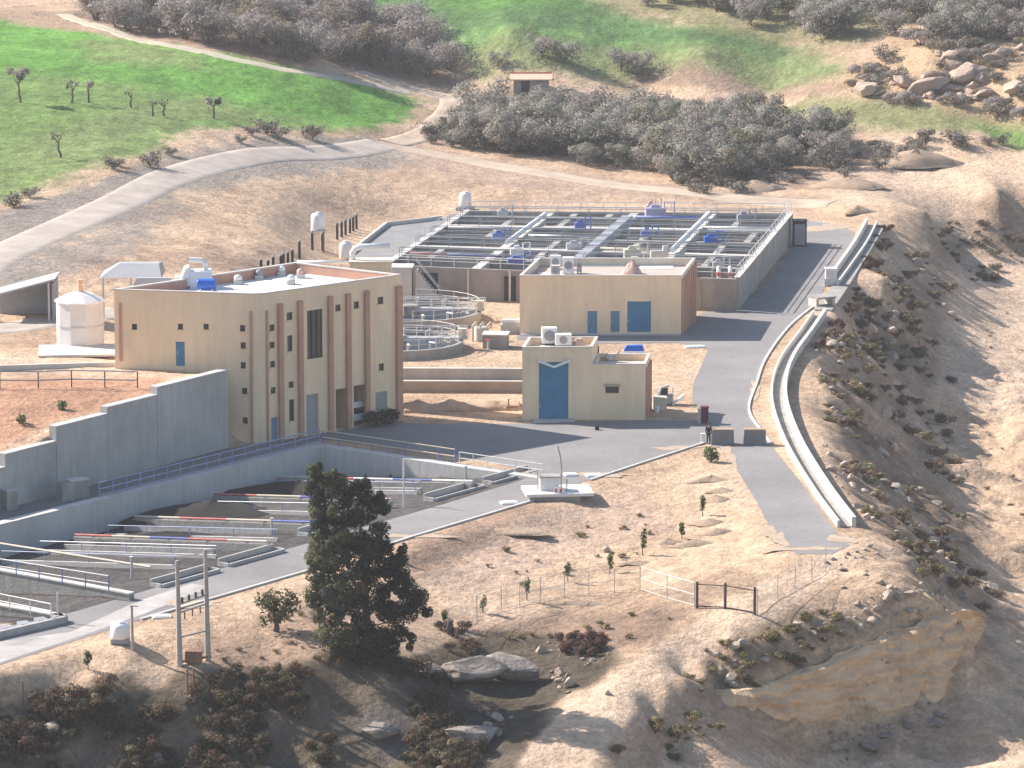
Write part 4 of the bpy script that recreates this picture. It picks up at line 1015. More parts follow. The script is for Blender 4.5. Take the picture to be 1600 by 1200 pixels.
for i,(x0,y0,x1,y1) in enumerate([(420,765,640,776),(318,800,480,806),(170,838,470,850),(70,862,400,882),(20,876,330,900)]):
    s0,t0 = bst(x0,y0); s1,t1 = bst(x1,y1); tm = (t0+t1)/2; s0 = max(s0,1.2); s1 = min(s1,BW-2.2); a, b = BP(s0,tm), BP(s1,tm)
    t = thing('bed_kerb', (a.x,a.y,bz(s0)), ['low kerb with thin rail between the back wall and the second cross wall','low kerb with thin rail partly behind the sludge heap','low kerb with thin rail between the third and fourth cross walls','low kerb with thin rail just below the fourth cross wall','low kerb with thin rail closest to the lower left divider'][i], 'kerb', 'low kerbs in the drying beds')
    MB().wall(a, b, .25, bz(s0)-.3, bz(s0)+.30, bz(s1)-.3, bz(s1)+.30).build('kerb', M_CONCL, t)
    MB().tube([a+Vector((0,0,bz(s0)+.95)), b+Vector((0,0,bz(s1)+.95))], .04, 6).build('rail', M_STEEL if i%2 else M_RAILB, t)
    for f in (.02,.25,.5,.75,.98): c = a.lerp(b,f); zz = bz(s0+(s1-s0)*f); MB().tube([c+Vector((0,0,zz+.29)), c+Vector((0,0,zz+.95))], .04, 6).build('post', M_RAILB, t)
# kerb with openings at the right ends (low chambers)
def chamber(px0, py0, px1, py1, lab, h=.55):
    s0,t0 = bst(px0,py0); s1,t1 = bst(px1,py1)
    s = (s0+s1)/2
    a, b = BP(s,t0), BP(s,t1); zb = bz(s)
    t = thing('outlet_chamber', (a.x,a.y,zb), lab, 'chamber', 'outlet chambers at the ends of the beds')
    d = (b-a).normalized(); n = Vector((-d.y,d.x,0))
    w = .55
    for sg, hh in ((-1,h*.55),(1,h)):
        q = MB(); q.wall(a+n*w*sg, b+n*w*sg, .16, zb-.3, zb+hh); q.build('side_wall', M_CONCD, t)
    for e in (a, b):
        q = MB(); q.wall(e-n*(w-.085), e+n*(w-.085), .16, zb-.3, zb+h*.55); q.build('end_wall', M_CONCD, t)
    q = MB(); q.wall(a+d*.1, b-d*.1, w*2-.2, zb-.1, zb+.05); q.build('sump', M_BLACK, t)
chamber(470,838,560,816,'dark outlet chamber partly hidden by the tall tree')
chamber(345,884,440,862,'dark outlet chamber beside the twin pole',.5)
chamber(248,918,330,892,'dark outlet chamber behind the single lamp post',.5)
chamber(668,783,752,762,'dark outlet chamber with thin crossed pole, near the back wall')
chamber(765,757,830,738,'dark outlet chamber at the yard end of the strip road')
# sludge heaps lying in the beds, near-black to stand in for the wall's shade
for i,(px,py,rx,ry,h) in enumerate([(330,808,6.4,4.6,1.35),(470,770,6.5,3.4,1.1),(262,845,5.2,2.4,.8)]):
    s,tt = bst(px,py); p = BP(s,tt,bz(s)); heap('sludge_heap', p, rx, ry, h, M_SLUDGE_SHADE, ['broad dark sludge heap in the shade of the left basin wall','dark sludge heap behind the tall tree top','thin dark sludge heap between two cross walls'][i], 'sludge heap', i+3, 'sludge heaps in the beds')
# near bed set at lower left
a, b = P(-80,886,.0), P(206,938,.0)
t = thing('bed_divider', a, 'long dark divider wall at the lower left with a twin railing on top', 'bed wall')
q = MB(); q.wall(a, b, .5, -2.2, .45); q.build('wall', M_CONC, t)
q = MB(); q.wall(a, b, .62, .452, .56); q.build('coping', M_CONCL, t)
c = P(-60,874,.56); d = P(192,912,.56)
a2, b2 = P(-80,884,.56), P(170,924,.56)
railing([a2,b2], 'blue and white railing on the lower left divider wall', 2.0, 1.1, M_RAILW, M_BLUEP, .05)
a3 = P(-60,858,-1.4); b3 = P(236,905,-.9)
q = MB().tube([a3+Vector((0,0,.9)),b3+Vector((0,0,.9))], .09, 8); solo(q, 'drain_pipe', M_CREAM, a3, 'cream drain pipe running just behind the lower left divider wall', 'pipe')
a, b = P(-80,940,0), P(100,972,0)
t = thing('bed_divider', a, 'short pale divider wall at the left edge with a corner post', 'bed wall')
MB().wall(a, b, .5, -2.0, .4).build('wall', M_CONC, t); MB().wall(a,b,.62,.402,.50).build('coping', M_CONCL, t)
MB().tube([b+Vector((-.4,0,.5)),b+Vector((-.4,0,2.1))], .07, 8).build('corner_post', M_STEEL, t)
railing([P(-80,934,.5),P(80,966,.5)], 'pale railing on the short divider wall at the left edge', 2.0, 1.0, M_RAILW, M_RAILW, .045)
a, b = P(-30,1004,0), P(104,973,0)
t = thing('outlet_chamber', a, 'low dark chamber row at the left edge below the short divider', 'chamber', 'outlet chambers at the ends of the beds')
MB().wall(a, b, .3, -.6, .5).build('front_wall', M_CONCD, t)
for k in range(5):
    c = a.lerp(b, (k+.5)/5)+Vector((-.1,.9,0)); MB().box((c.x,c.y,-.5), .7, .9, 1.0, .5).build('sump_box', M_GREY, t)
s0, t0 = bst(0,985); 
# thin crossed pole and vent pipes in the beds
p = P(631,800,-.6); t = thing('sampling_pole', p, 'thin pale pole with a short cross arm behind the tall tree', 'pole')
MB().tube([p,p+Vector((0,0,4.2))], .07, 8).build('pole', M_RAILW, t); MB().tube([p+Vector((-.3,0,2.6)),p+Vector((1.3,0,2.5))], .05, 6).build('cross_arm', M_RAILW, t)
for i,(px,py,h,lb) in enumerate([(206,905,1.6,'short grey standpipe in the middle of the beds'),(425,835,1.2,'short pale standpipe left of the tall tree'),(728,752,1.2,'short pale standpipe near the back wall')]):
    s,tt = bst(px,py); p = BP(s,tt,bz(s)); t = thing('standpipe', p, lb, 'pipe', 'standpipes in the beds')
    MB().tube([p,p+Vector((0,0,h))], .09, 8).build('pipe', M_STEEL, t); MB().lathe(p+Vector((0,0,h)), [(.14,0),(.14,.08)], 10).build('cap', M_RAILW, t)

# concrete blocks in the lane
for (px,py,w,rz,lb) in [(100,783,2.6,.62,'grey concrete block pair in the lane below the retaining wall'),(2,798,1.6,.62,'grey concrete block at the left edge of the lane')]:
    p = P(px,py,0); t = thing('barrier_block', p, lb, 'concrete block', 'concrete blocks in the lane')
    MB().box(p, w*.32, 1.0, 1.5, rz).build('short_block', M_CONC, t) if w>2 else None
    c,s = math.cos(rz),math.sin(rz); q = MB(); q.box(p+Vector((c*w*.46,s*w*.46,0)), w*.6, .95, 1.55, rz).build('block', M_CONC, t)
    MB().box(p+Vector((c*w*.46,s*w*.46,1.552)), w*.62, 1.0, .1, rz).build('cap', M_CONCL, t)

# ------------------------------------------------------------------ aeration tank
HT = 3.2
FLt, FRt = P(602,414,HT), P(1150,436,HT); BRt, BLt = P(1236,333,HT), P(731,329,HT)
for v in (FLt,FRt,BRt,BLt): v.z = 0
def TQ(u, v, z=0.0):        # bilinear plan position
    p = FLt*(1-u)*(1-v) + FRt*u*(1-v) + BRt*u*v + BLt*(1-u)*v
    return Vector((p.x, p.y, z))
TANK = thing('aeration_tank', FLt, 'large rectangular aeration tank of concrete bays with walkways, rails and pipes', 'tank')
th = .45
MB().wall(TQ(0,0),TQ(1,0), th, -.05, HT).build('front_wall', mat('stained_brown_concrete',(.31,.27,.24),.25,.25,.92,.3,3,streak=.5), TANK)
MB().wall(TQ(1,0.012),TQ(1,1), th, -.05, HT).build('side_wall', M_CONC, TANK)
MB().wall(TQ(0,1),TQ(.985,1), th, -.05, HT).build('back_wall', M_CONC, TANK)
MB().wall(TQ(0,0.012),TQ(0,.988), th, -.05, HT).build('side_wall', M_CONC, TANK)
MB().hexa([TQ(.012,.012,.1),TQ(.988,.012,.1),TQ(.988,.988,.1),TQ(.012,.988,.1)],[TQ(.012,.012,.7),TQ(.988,.012,.7),TQ(.988,.988,.7),TQ(.012,.988,.7)]).build('water', M_WATER, TANK)
MB().wall(TQ(1,.012),TQ(1,1), .6, HT+.002, HT+.10).build('coping', M_CONCL, TANK)
MB().wall(TQ(0,.0),TQ(0,1), .7, HT+.002, HT+.10).build('coping', M_CONCL, TANK)
vs = [.13,.32,.50,.70,.87]; us = [.26,.52,.76]
for k,v in enumerate(vs):
    MB().wall(TQ(.008,v),TQ(.992,v), .45, .3, HT-.05).build('divider', M_CONC, TANK)
    MB().wall(TQ(.008,v+.004),TQ(.992,v+.004), [.75,1.15,.6,1.2,.8][k], HT-.046, HT+.08).build('walkway', M_CONCL if k%2 else M_CONC, TANK)
for u in us:
    MB().wall(TQ(u,.012),TQ(u,.985), .9, .3, HT-.06).build('divider', M_CONCL, TANK)
for (u,v0,v1) in [(.09,.13,.32),(.17,.50,.87),(.39,.13,.50),(.34,.70,.98),(.63,.32,.70),(.68,.02,.13),(.88,.13,.50),(.86,.70,.87),(.94,.50,.70),(.45,.87,.98)]:
    MB().wall(TQ(u,v0+.012),TQ(u,v1-.012), .7, .3, HT-.08).build('partition', M_CONC, TANK)
for (u0,u1,v) in [(.02,.24,.22),(.28,.50,.41),(.54,.74,.22),(.78,.97,.60),(.28,.5,.79),(.54,.74,.60),(.02,.24,.60),(.78,.97,.23)]:
    MB().wall(TQ(u0,v),TQ(u1,v), .3, .3, HT-.3).build('partition', M_CONC, TANK)
# central covered channel and stair humps
MB().hexa([TQ(.505,.02,HT-.2),TQ(.545,.02,HT-.2),TQ(.545,.85,HT-.2),TQ(.505,.85,HT-.2)],[TQ(.51,.02,HT+.55),TQ(.54,.02,HT+.55),TQ(.54,.85,HT+.55),TQ(.51,.85,HT+.55)]).build('covered_channel', M_GREY, TANK)
def tpipe(u0,v0,u1,v1,r,z,m):
    MB().tube([TQ(u0,v0,z),TQ(u1,v1,z)], r, 10).build('pipe', m, TANK, True)
tpipe(.765,.30,.765,.90,.30,HT+.55,M_WHITE); tpipe(.27,.35,.27,.86,.26,HT+.5,M_WHITE)
tpipe(.03,.16,.14,.16,.12,HT+.3,mat('faded_red_pipe',(.55,.30,.26),.15,1)); tpipe(.14,.16,.30,.16,.12,HT+.3,M_BLUEP)
tpipe(.55,.33,.74,.32,.16,HT+.35,M_CREAM); tpipe(.55,.85,.74,.85,.18,HT+.35,M_BLUEP); tpipe(.03,.62,.26,.62,.15,HT+.3,M_STEEL)
tpipe(.78,.70,.98,.70,.15,HT+.3,M_WHITE); tpipe(.3,.5,.5,.5,.18,HT+.35,M_STEEL)
rng = random.Random(4)
for (u,v,w,h,m) in [(.33,.22,1.4,1.0,M_WHITE),(.42,.66,1.2,1.1,M_BLUEP),(.60,.9,2.2,1.4,mat('lilac_panel',(.42,.38,.55),.12,1)),(.58,.93,1.2,1.6,mat('peach_panel',(.66,.45,.36),.1,1)),(.66,.24,1.7,1.2,M_CREAM),(.47,.34,1.6,.9,M_STEEL),(.7,.08,2.0,1.2,M_CONCL),(.84,.5,1.4,.9,M_BLUET),(.14,.86,1.1,1.1,M_STEEL),(.36,.08,1.8,.9,M_BLUEP),(.44,.06,1.6,1.0,M_STEEL),(.64,.56,1.3,1.0,M_BLUEP),(.93,.12,1.2,1.0,M_STEEL),(.22,.46,1.3,1.0,M_BLUEP),(.88,.84,1.4,1.1,M_GREY)]:
    p = TQ(u,v,HT+.09); q = MB(); q.box(p, w, w*.6, h*.7, .1); q.hexa([p+Vector((-w*.3,-w*.2,h*.7+.002)),p+Vector((w*.3,-w*.2,h*.7+.002)),p+Vector((w*.3,w*.2,h*.7+.002)),p+Vector((-w*.3,w*.2,h*.7+.002))],[p+Vector((-w*.15,-w*.1,h)),p+Vector((w*.15,-w*.1,h)),p+Vector((w*.15,w*.1,h)),p+Vector((-w*.15,w*.1,h))])
    q.build('gearbox_housing', m, TANK)
    MB().tube([p+Vector((w*.45,0,.1)),p+Vector((w*.45,0,h+.25)),p+Vector((w*.95,0,h+.3)),p+Vector((w*.95,0,.05))], .09, 8).build('bent_pipe', m, TANK)
for k,v in enumerate(vs):
    for sgn in (-.010,.016):
        railing([TQ(.01,v+sgn,HT+.08),TQ(.99,v+sgn,HT+.08)], None, 3.4, 1.05, M_STEEL if (k+(sgn>0))%2 else M_GREY, M_GREY, .042, parent=TANK)
railing([TQ(.0,.0,HT+.1),TQ(1,.0,HT+.1)], None, 2.4, 1.05, M_RAILW, M_RAILW, .045, parent=TANK)
railing([TQ(1,.02,HT+.1),TQ(1,1,HT+.1)], None, 2.6, 1.05, M_RAILW, M_RAILW, .045, parent=TANK)
railing([TQ(0,.02,HT+.1),TQ(0,1,HT+.1)], None, 2.6, 1.05, M_RAILW, M_RAILW, .04, parent=TANK)
railing([TQ(0,1,HT),TQ(.98,1,HT)], None, 2.6, 1.05, M_RAILW, M_RAILW, .045, parent=TANK)
# buttress ribs and dark panels on the front, inlet box at the left end
for u in (.24,.36): 
    q = MB(); c = TQ(u,0); q.box((c.x,c.y-.36,0), .22, .25, HT-.1); q.build('rib', M_CONCL, TANK)
for u0,u1 in ((.10,.18),(.345,.385)):
    q = MB(); c = (TQ(u0,0)+TQ(u1,0))/2; q.box((c.x,c.y-.30,.1), (TQ(u1,0)-TQ(u0,0)).length, .12, HT-.7); q.build('hatch', M_BLACK, TANK)
for u in (.82,.86,.90):
    q = MB(); c = TQ(u,0); q.box((c.x,c.y-.32,.2), .12, .14, HT-.5); q.build('rib', M_CONC, TANK)
p = P(628,473,0); t = thing('inlet_chamber', p, 'tall smooth grey inlet chamber between main building and aeration tank', 'chamber')
MB().box(p+Vector((-.4,1.4,0)), 2.9, 2.6, 3.5, -.05).build('wall', M_CONCL, t); MB().box(p+Vector((-.4,1.4,3.502)), 3.1, 2.8, .12, -.05).build('cap', M_CONCL, t)
q = MB(); p2 = P(665,473,0)
for k in range(9): q.box((p2.x-.9+.26*k, p2.y+1.2, 0), .262, 1.3, 3.3-.34*k)
t = solo(q, 'steel_stair', M_CONCL, p2, 'concrete stair flight from the inlet chamber down to the ground', 'stairs')
q = MB(); q.tube([p2+Vector((-1,.5,4.3)),p2+Vector((1.4,.5,1.3))], .05, 6); q.build('handrail', M_RAILW, t)
q = MB(); q.tube([p2+Vector((-1,1.9,4.3)),p2+Vector((1.4,1.9,1.3))], .05, 6); q.build('handrail', M_RAILW, t)
for (px,lb) in ((1122,'left white downpipe with red collar at the tank front'),(1140,'right white downpipe with red collar at the tank front')):
    p = P(px,476,0); p.y -= .5; t = thing('downpipe', p, lb, 'pipe', 'white downpipes by the tank corner')
    MB().tube([p,p+Vector((0,0,3.3)),p+Vector((0,.35,3.7)),p+Vector((0,.75,3.75))], .19, 10).build('pipe', M_WHITE, t, True)
    MB().lathe(p+Vector((0,0,3.0)), [(.24,0),(.24,.45)], 12).build('collar', M_REDP, t); MB().lathe(p+Vector((0,0,1.0)), [(.22,0),(.22,.3)], 12).build('band', M_BLUEP, t)
p = P(1249,384,0); t = thing('steel_cabinet', p, 'tall black steel cabinet at the far end of the tank wall', 'cabinet')
MB().box(p, 1.5, 1.4, 2.85).build('body', M_BLACK, t); MB().box(p+Vector((0,-.72,.2)), 1.2, .03, 2.3).build('door', M_GREY, t); MB().box(p+Vector((0,0,2.852)), 1.65, 1.55, .08).build('lid', M_BLACK, t)

# ------------------------------------------------------------------ clarifiers
def clarifier(px, py, rad, h, lb, ang):
    c = P(px, py, 0)
    t = thing('clarifier', c, lb, 'tank', 'round clarifier tanks')
    MB().lathe(c, [(rad,-.2),(rad,h),(rad-.35,h),(rad-.35,.3),(rad-1.2,.3),(rad-1.2,h-.35),(rad-1.45,h-.35),(rad-1.45,.3)], 64).build('ring_wall', mat('clarifier_concrete',(.34,.32,.295),.18,.4,.9,.2,4,dirt=.15), t)
    MB().lathe(c, [(.1,.4),(rad-.36,.4),(rad-.36,.5),(.1,.5)], 48).build('water', M_WATER, t)
    MB().lathe(c, [(.9,.5),(.9,h+.5),(.7,h+.55)], 20).build('centre_column', M_CONC, t)
    d = Vector((math.cos(ang), math.sin(ang), 0)); n = Vector((-d.y,d.x,0))
    a, b = c - d*.5, c + d*(rad+.4)
    MB().wall(a, b, 1.1, h+.1, h+.28).build('bridge', M_STEEL, t)
    for s in (-.5,.5):
        railing([a+n*s+Vector((0,0,h+.28)), b+n*s+Vector((0,0,h+.28))], None, 1.3, 1.0, M_RAILW, M_RAILW, .04, parent=t)
    MB().box(b+Vector((-.5,0,h+.282)), .8, .7, .8, ang).build('drive_unit', M_CREAM, t)
    for k in range(6):
        an = -1.3+.55*k; e = c+Vector((math.cos(an)*(rad-1.9), math.sin(an)*(rad-1.9), .4)); MB().tube([e, e+Vector((0,0,h-.1)), e+Vector((math.cos(an)*.7,math.sin(an)*.7,h-.1))], .12, 8).build('scum_pipe', M_STEEL if k%2 else M_CREAM, t)
    railing([c+Vector((math.cos(x)*(rad-.15),math.sin(x)*(rad-.15),h)) for x in [-1.5+.3*k for k in range(11)]], None, 2.0, 1.0, M_RAILW, M_RAILW, .035, parent=t)
clarifier(640, 499, 7.1, .95, 'rear round clarifier tank with bridge, half hidden by the main building', -.12)
clarifier(620, 546, 6.3, .9, 'front round clarifier tank with bridge, half hidden by the main building', .05)
# distribution chamber with valves
p = P(778,545,0); t = thing('distribution_chamber', p, 'grey concrete distribution chamber beside the clarifiers with a red valve', 'chamber')
MB().box(p+Vector((-.2,1.0,0)), 2.3, 2.0, 1.25, -.1).build('wall', M_CONC, t); MB().box(p+Vector((-.2,1.0,1.252)), 2.5, 2.2, .12, -.1).build('cap', M_CONCL, t)
MB().tube([p+Vector((-.9,-.2,0)),p+Vector((-.9,-.2,.9))], .14, 10).build('riser', M_CONCL, t); MB().lathe(p+Vector((-.9,-.2,.9)), [(.3,0),(.3,.08)], 14).build('valve_wheel', M_REDP, t)
p = P(752,532,0); t = thing('valve_box', p, 'cream valve box with bent pipes left of the distribution chamber', 'valve')
MB().box(p, 1.2, 1.1, 1.3, .3).build('box', M_CREAM, t)
for k in range(3): MB().tube([p+Vector((-.8+.7*k,-.3,0)),p+Vector((-.8+.7*k,-.3,1.5)),p+Vector((-.5+.7*k,.3,1.7)),p+Vector((-.5+.7*k,1.3,1.0))], .12, 8).build('pipe', M_STEEL if k%2 else M_CREAM, t)
p = P(800,520,0); t = thing('pump_skid', p, 'grey pump skid half hidden behind the blower building corner', 'pump')
MB().box(p, 2.2, 1.5, .9).build('block', M_CONCD, t); MB().tube([p+Vector((-1,-.2,1.1)),p+Vector((.9,-.2,1.1))], .3, 12).build('motor', M_RAILW, t)
# low effluent channel walls between the main building and the pump house
for (ya,yb,h,mm,lb) in ((592,593,.95,M_CONCD,'rear low grey channel wall between the main building and pump house'),(612,613,.95,mat('brown_channel_concrete',(.33,.27,.23),.2,.3,.92,.3,3),'front low brown channel wall between the main building and pump house')):
    a, b = P(600,ya,0), P(818,yb,0); t = thing('channel_wall', a, lb, 'low wall', 'low channel walls')
    MB().wall(a, b, .35, -.1, h).build('wall', mm, t); MB().wall(a, b, .45, h+.002, h+.09).build('coping', M_CONCL, t)
# spoil bank below the channel
a, b = P(632,640,0), P(812,636,0)
q = MB(); n = 90; vs = []; K = 9
for i in range(n+1):
    c = a.lerp(b, i/n)
    for k in range(K):
        f = k/(K-1); yy = -1.9+4.2*f; hh = .75*math.sin(math.pi*min(1,f*1.15))*(.8+.2*math.sin(i*.21))
        nz = float(fbm(np.array([c.x*1.1]), np.array([yy*1.3+c.y]), 55, 4)[0])
        vs.append((c.x, c.y+yy+nz*.3, max(-.03, hh*(1+.55*nz))-.02 if 0<k<K-1 else -.04))
q.add(vs, [(K*i+k,K*i+K+k,K*i+K+k+1,K*i+k+1) for i in range(n) for k in range(K-1)] + [tuple(range(K)), tuple(range(K*n+K-1,K*n-1,-1)), tuple([K*i for i in range(n,-1,-1)]+[K*i+K-1 for i in range(n+1)])])
solo(q, 'soil_bank', M_SOILB, a, 'rough spoil bank between the channel walls and the yard', 'soil bank', None, True)

# ------------------------------------------------------------------ storm channel at the right
def chan(pxs, w):
    t = thing('storm_channel', P(*pxs[0],0), None, None)
    pts = curve_sample([P(a,b,0) for a,b in pxs], 8)
    return t, pts
def offset(pts, o):
    out = []
    for i,p in enumerate(pts):
        d = pts[min(i+1,len(pts)-1)] - pts[max(i-1,0)]; d.z = 0; d.normalize(); out.append(p + Vector((-d.y,d.x,0))*o)
    return out
for pxs, lb in (([(1280,494),(1258,526),(1232,562),(1218,598),(1218,640),(1240,700),(1282,770),(1322,824)], 'long pale concrete storm channel curving along the road and the right embankment'),
                ([(1300,448),(1322,418),(1345,384),(1362,352)], 'upper straight stretch of concrete storm channel beyond the white cabinet')):
    t, pts = chan(pxs, 1.6); tag(t, lb, 'channel', 'storm channel')
    ribbon_ = MB(); ribbon(ribbon_, offset(pts,-.58), .20, -.3, .55, True); ribbon_.build('road_side_wall', M_CONCL, t)
    ribbon_ = MB(); ribbon(ribbon_, offset(pts,.60), .34, -.3, .80, True); ribbon_.build('bank_side_wall', M_CONCL, t)
    ribbon_ = MB(); ribbon(ribbon_, pts, 1.0, .03, .07, True); ribbon_.build('channel_bed', M_CONC, t)
for o in [o for o in COL.objects if o.name.startswith('storm_channel')]:
    pass
# sloped concrete lining right of the upper stretch, kerb along the road
pts = offset(curve_sample([P(a,b,0) for a,b in [(1294,486),(1318,452),(1350,400),(1378,352)]], 6), .5)
q = MB(); ribbon(q, pts, 1.7, -.2, .12, True); o = solo(q, 'concrete_lining', M_CONC, pts[0], 'grey concrete lining strip between the upper storm channel and the embankment', 'concrete strip')
pts = curve_sample([P(a,b,0) for a,b in [(1205,694),(1188,672),(1170,640),(1182,600),(1197,560),(1232,512),(1270,480)]], 6)
q = MB(); ribbon(q, pts, .22, -.1, .14); solo(q, 'road_kerb', M_CONCL, pts[0], 'pale kerb along the right side of the plant road', 'kerb', 'road kerbs')
pts = [P(a,b,0) for a,b in [(220,969),(480,893),(640,841),(840,781)]]
q = MB(); ribbon(q, pts, .22, -.1, .13); solo(q, 'road_kerb', M_CONCL, pts[0], 'long kerb along the near side of the strip road below the beds', 'kerb', 'road kerbs')
pts = [P(a,b,0) for a,b in [(922,751),(1010,722),(1100,693)]]
q = MB(); ribbon(q, pts, .22, -.1, .13); solo(q, 'road_kerb', M_CONCL, pts[0], 'kerb along the yard edge above the sand field', 'kerb', 'road kerbs')
pts = [P(a,b,0) for a,b in [(545,399),(604,353),(690,343)]]
q = MB(); ribbon(q, pts, .3, -.1, .45); solo(q, 'edge_kerb', M_CONCL, pts[0], 'raised kerb beside the grey path left of the aeration tank', 'kerb', 'road kerbs')
# slab bridge over the channel and the white cabinet
p = P(1288,480,0); t = thing('slab_bridge', p, 'small grey slab bridge over the storm channel by the white cabinet', 'bridge')
MB().box(p+Vector((-.2,.9,.86)), 2.2, 2.0, .16, .5).build('slab', M_CONC, t)
for s in (-1,1): MB().box(p+Vector((s*.85-.2,.9+s*.4,-.1)), .3, 1.5, .955, .5).build('abutment', M_CONCL, t)
p = P(1298,446,0); t = thing('white_cabinet', p, 'white upright cabinet by the road at the upper storm channel', 'cabinet')
MB().box(p, 1.15, 1.0, 1.75).build('body', M_WHITE, t); MB().box(p+Vector((0,0,1.752)), 1.3, 1.15, .12).build('lid', M_WHITE, t); MB().box(p+Vector((0,-.515,.2)), .9, .02, 1.4).build('door', M_RAILW, t)
# ------------------------------------------------------------------ plants
L_OLIVE = [leafmat('olive_leaf_grey', (.28,.265,.225), (.37,.35,.305)), leafmat('olive_leaf_dull', (.225,.22,.18), (.31,.30,.255)), leafmat('olive_twig_mauve', (.31,.265,.24), (.40,.34,.31))]
L_DRY = [leafmat('dry_scrub_tan', (.19,.155,.105), (.30,.25,.175)), leafmat('dry_scrub_olive', (.14,.13,.075), (.22,.20,.115)), leafmat('dry_scrub_brown', (.15,.10,.07), (.24,.17,.12))]
L_BARE  = [leafmat('dry_twig_mauve', (.32,.275,.262), (.41,.355,.335)), leafmat('dry_twig_brown', (.265,.225,.205), (.35,.295,.27)), leafmat('dry_twig_grey', (.29,.27,.255), (.38,.355,.335))]
L_DARK  = [leafmat('dark_leaf', (.034,.045,.036), (.06,.073,.052)), leafmat('olive_green_leaf', (.075,.085,.042), (.13,.135,.065)), leafmat('deep_leaf', (.018,.026,.022), (.034,.045,.034))]  # olive also paints the tall tree's sunlit side, the darkest its shaded side
L_SCRUB = [leafmat('scrub_leaf', (.06,.055,.038), (.12,.10,.065)), leafmat('scrub_olive', (.09,.085,.045), (.16,.14,.075)), leafmat('scrub_brown', (.10,.06,.04), (.17,.11,.075))]
L_YEL   = [leafmat('dry_tuft', (.28,.21,.11), (.40,.31,.17)), leafmat('dry_tuft_brown', (.22,.15,.09), (.32,.23,.13)), leafmat('dry_tuft_green', (.17,.16,.08), (.25,.22,.11))]
L_RED   = [leafmat('red_brown_twig', (.10,.05,.04), (.17,.085,.06)), leafmat('dark_brown_twig', (.055,.035,.03), (.10,.06,.05)), leafmat('brown_twig', (.12,.075,.055), (.18,.12,.09))]
L_GREEN = [leafmat('young_leaf', (.09,.13,.04), (.16,.20,.07)), leafmat('young_leaf_dark', (.05,.08,.03), (.09,.12,.05)), leafmat('young_leaf_dry', (.16,.15,.07), (.24,.21,.10))]

def leaves(q, rng, blobs, n, ls, elong=1.5):
    """small tilted leaf-clump faces spread through ellipsoid blobs (cx,cy,cz,rx,ry,rz,mat,weight)"""
    wt = [b[7] for b in blobs]
    for b in rng.choices(blobs, wt, k=n):
        while True:
            x, y, z = rng.uniform(-1,1), rng.uniform(-1,1), rng.uniform(-1,1); r = x*x+y*y+z*z
            if .02 < r <= 1 and rng.random() < .25 + .75*r: break
        c = Vector((b[0]+x*b[3], b[1]+y*b[4], b[2]+z*b[5]))
        nrm = Vector((x+rng.uniform(-.9,.9), y+rng.uniform(-.9,.9), z+rng.uniform(-.6,1.0))).normalized()
        a = nrm.orthogonal().normalized(); a.rotate(Matrix.Rotation(rng.uniform(0,6.28),3,nrm)); bb = nrm.cross(a)
        s = ls*rng.uniform(.55,1.35); w = s*elong
        q.cur = b[6]
        on = Vector((x/b[3], y/b[4], z/b[5])).normalized() + Vector((rng.uniform(-.3,.3), rng.uniform(-.3,.3), .25+rng.uniform(-.2,.2))); on.normalize(); q.vn += [tuple(on)]*4
        q.add([c-a*w*.5, c-bb*s*.42+a*w*.05+nrm*s*.12, c+a*w*.5, c+bb*s*.42-a*w*.05+nrm*s*.12], [(0,1,2,3)])
    return q

def limb(q, p0, p1, r0, r1, rng, bend=.1, n=4):
    pts = [p0.lerp(p1, i/n) + (Vector((rng.uniform(-1,1),rng.uniform(-1,1),rng.uniform(-.5,.5)))*bend*(p1-p0).length if 0 < i < n else Vector((0,0,0))) for i in range(n+1)]
    q.tube(pts, r0, 6, r1); return pts

def make_tree(name, label, cat, group, mats, h, cw, seed, nleaf=520, ls=.36, trunk_h=.32, loose=.0, stems=1):
    rng = random.Random(seed); t = thing(name, (0,0,0), label, cat, group)
    q = MB(); ends = []
    for st in range(stems):
        off = Vector((rng.uniform(-.2,.2)*(stems>1), rng.uniform(-.2,.2)*(stems>1), 0))
        top = Vector((rng.uniform(-.12,.12)*h, rng.uniform(-.12,.12)*h, h*trunk_h))
        limb(q, off+Vector((0,0,-.3)), top, h*.035+.05, h*.026+.03, rng, .06)
        for k in range(5):
            a = 2*math.pi*(k+rng.random()*.7)/5; e = Vector((math.cos(a)*cw*.34, math.sin(a)*cw*.34, h*rng.uniform(.55,.85)))
            limb(q, top, e, h*.02+.02, .015, rng, .12); ends.append(e)
            e2 = e + Vector((rng.uniform(-.3,.3)*cw*.5, rng.uniform(-.3,.3)*cw*.5, h*rng.uniform(-.05,.15))); limb(q, top.lerp(e,.5), e2, h*.012+.015, .012, rng, .12); ends.append(e2)
    q.build('trunk', M_BARK, t)
    blobs = []
    for e in ends:
        r = cw*rng.uniform(.16,.27)
        blobs.append((e.x+rng.uniform(-.2,.2), e.y+rng.uniform(-.2,.2), e.z, r, r, r*rng.uniform(.6,.85), rng.choices([0,1,2],[5,3,3])[0], r*r))
    for k in range(9):
        a = rng.uniform(0,6.28); rr = cw*rng.uniform(.16,.24); d = cw*rng.uniform(.12,.36)
        blobs.append((math.cos(a)*d, math.sin(a)*d, h*rng.uniform(.20,.60), rr, rr, rr*.8, rng.choices([0,1,2],[4,4,2])[0], rr*rr))
    q = leaves(MB(), rng, blobs, nleaf, ls)
    q.build('crown', mats, t)
    return t

def park(o):  # first copy is used for the first place
    o['_free'] = 1; return o
def place(protos, used, pos, rz, sc):
    k = used[0] % len(protos); first = used[0] < len(protos); used[0] += 1
    o = protos[k]
    if first: o.location = pos; o.rotation_euler = (0,0,rz); o.scale = (sc,sc,sc)
    else: dup(o, pos, rz, sc)

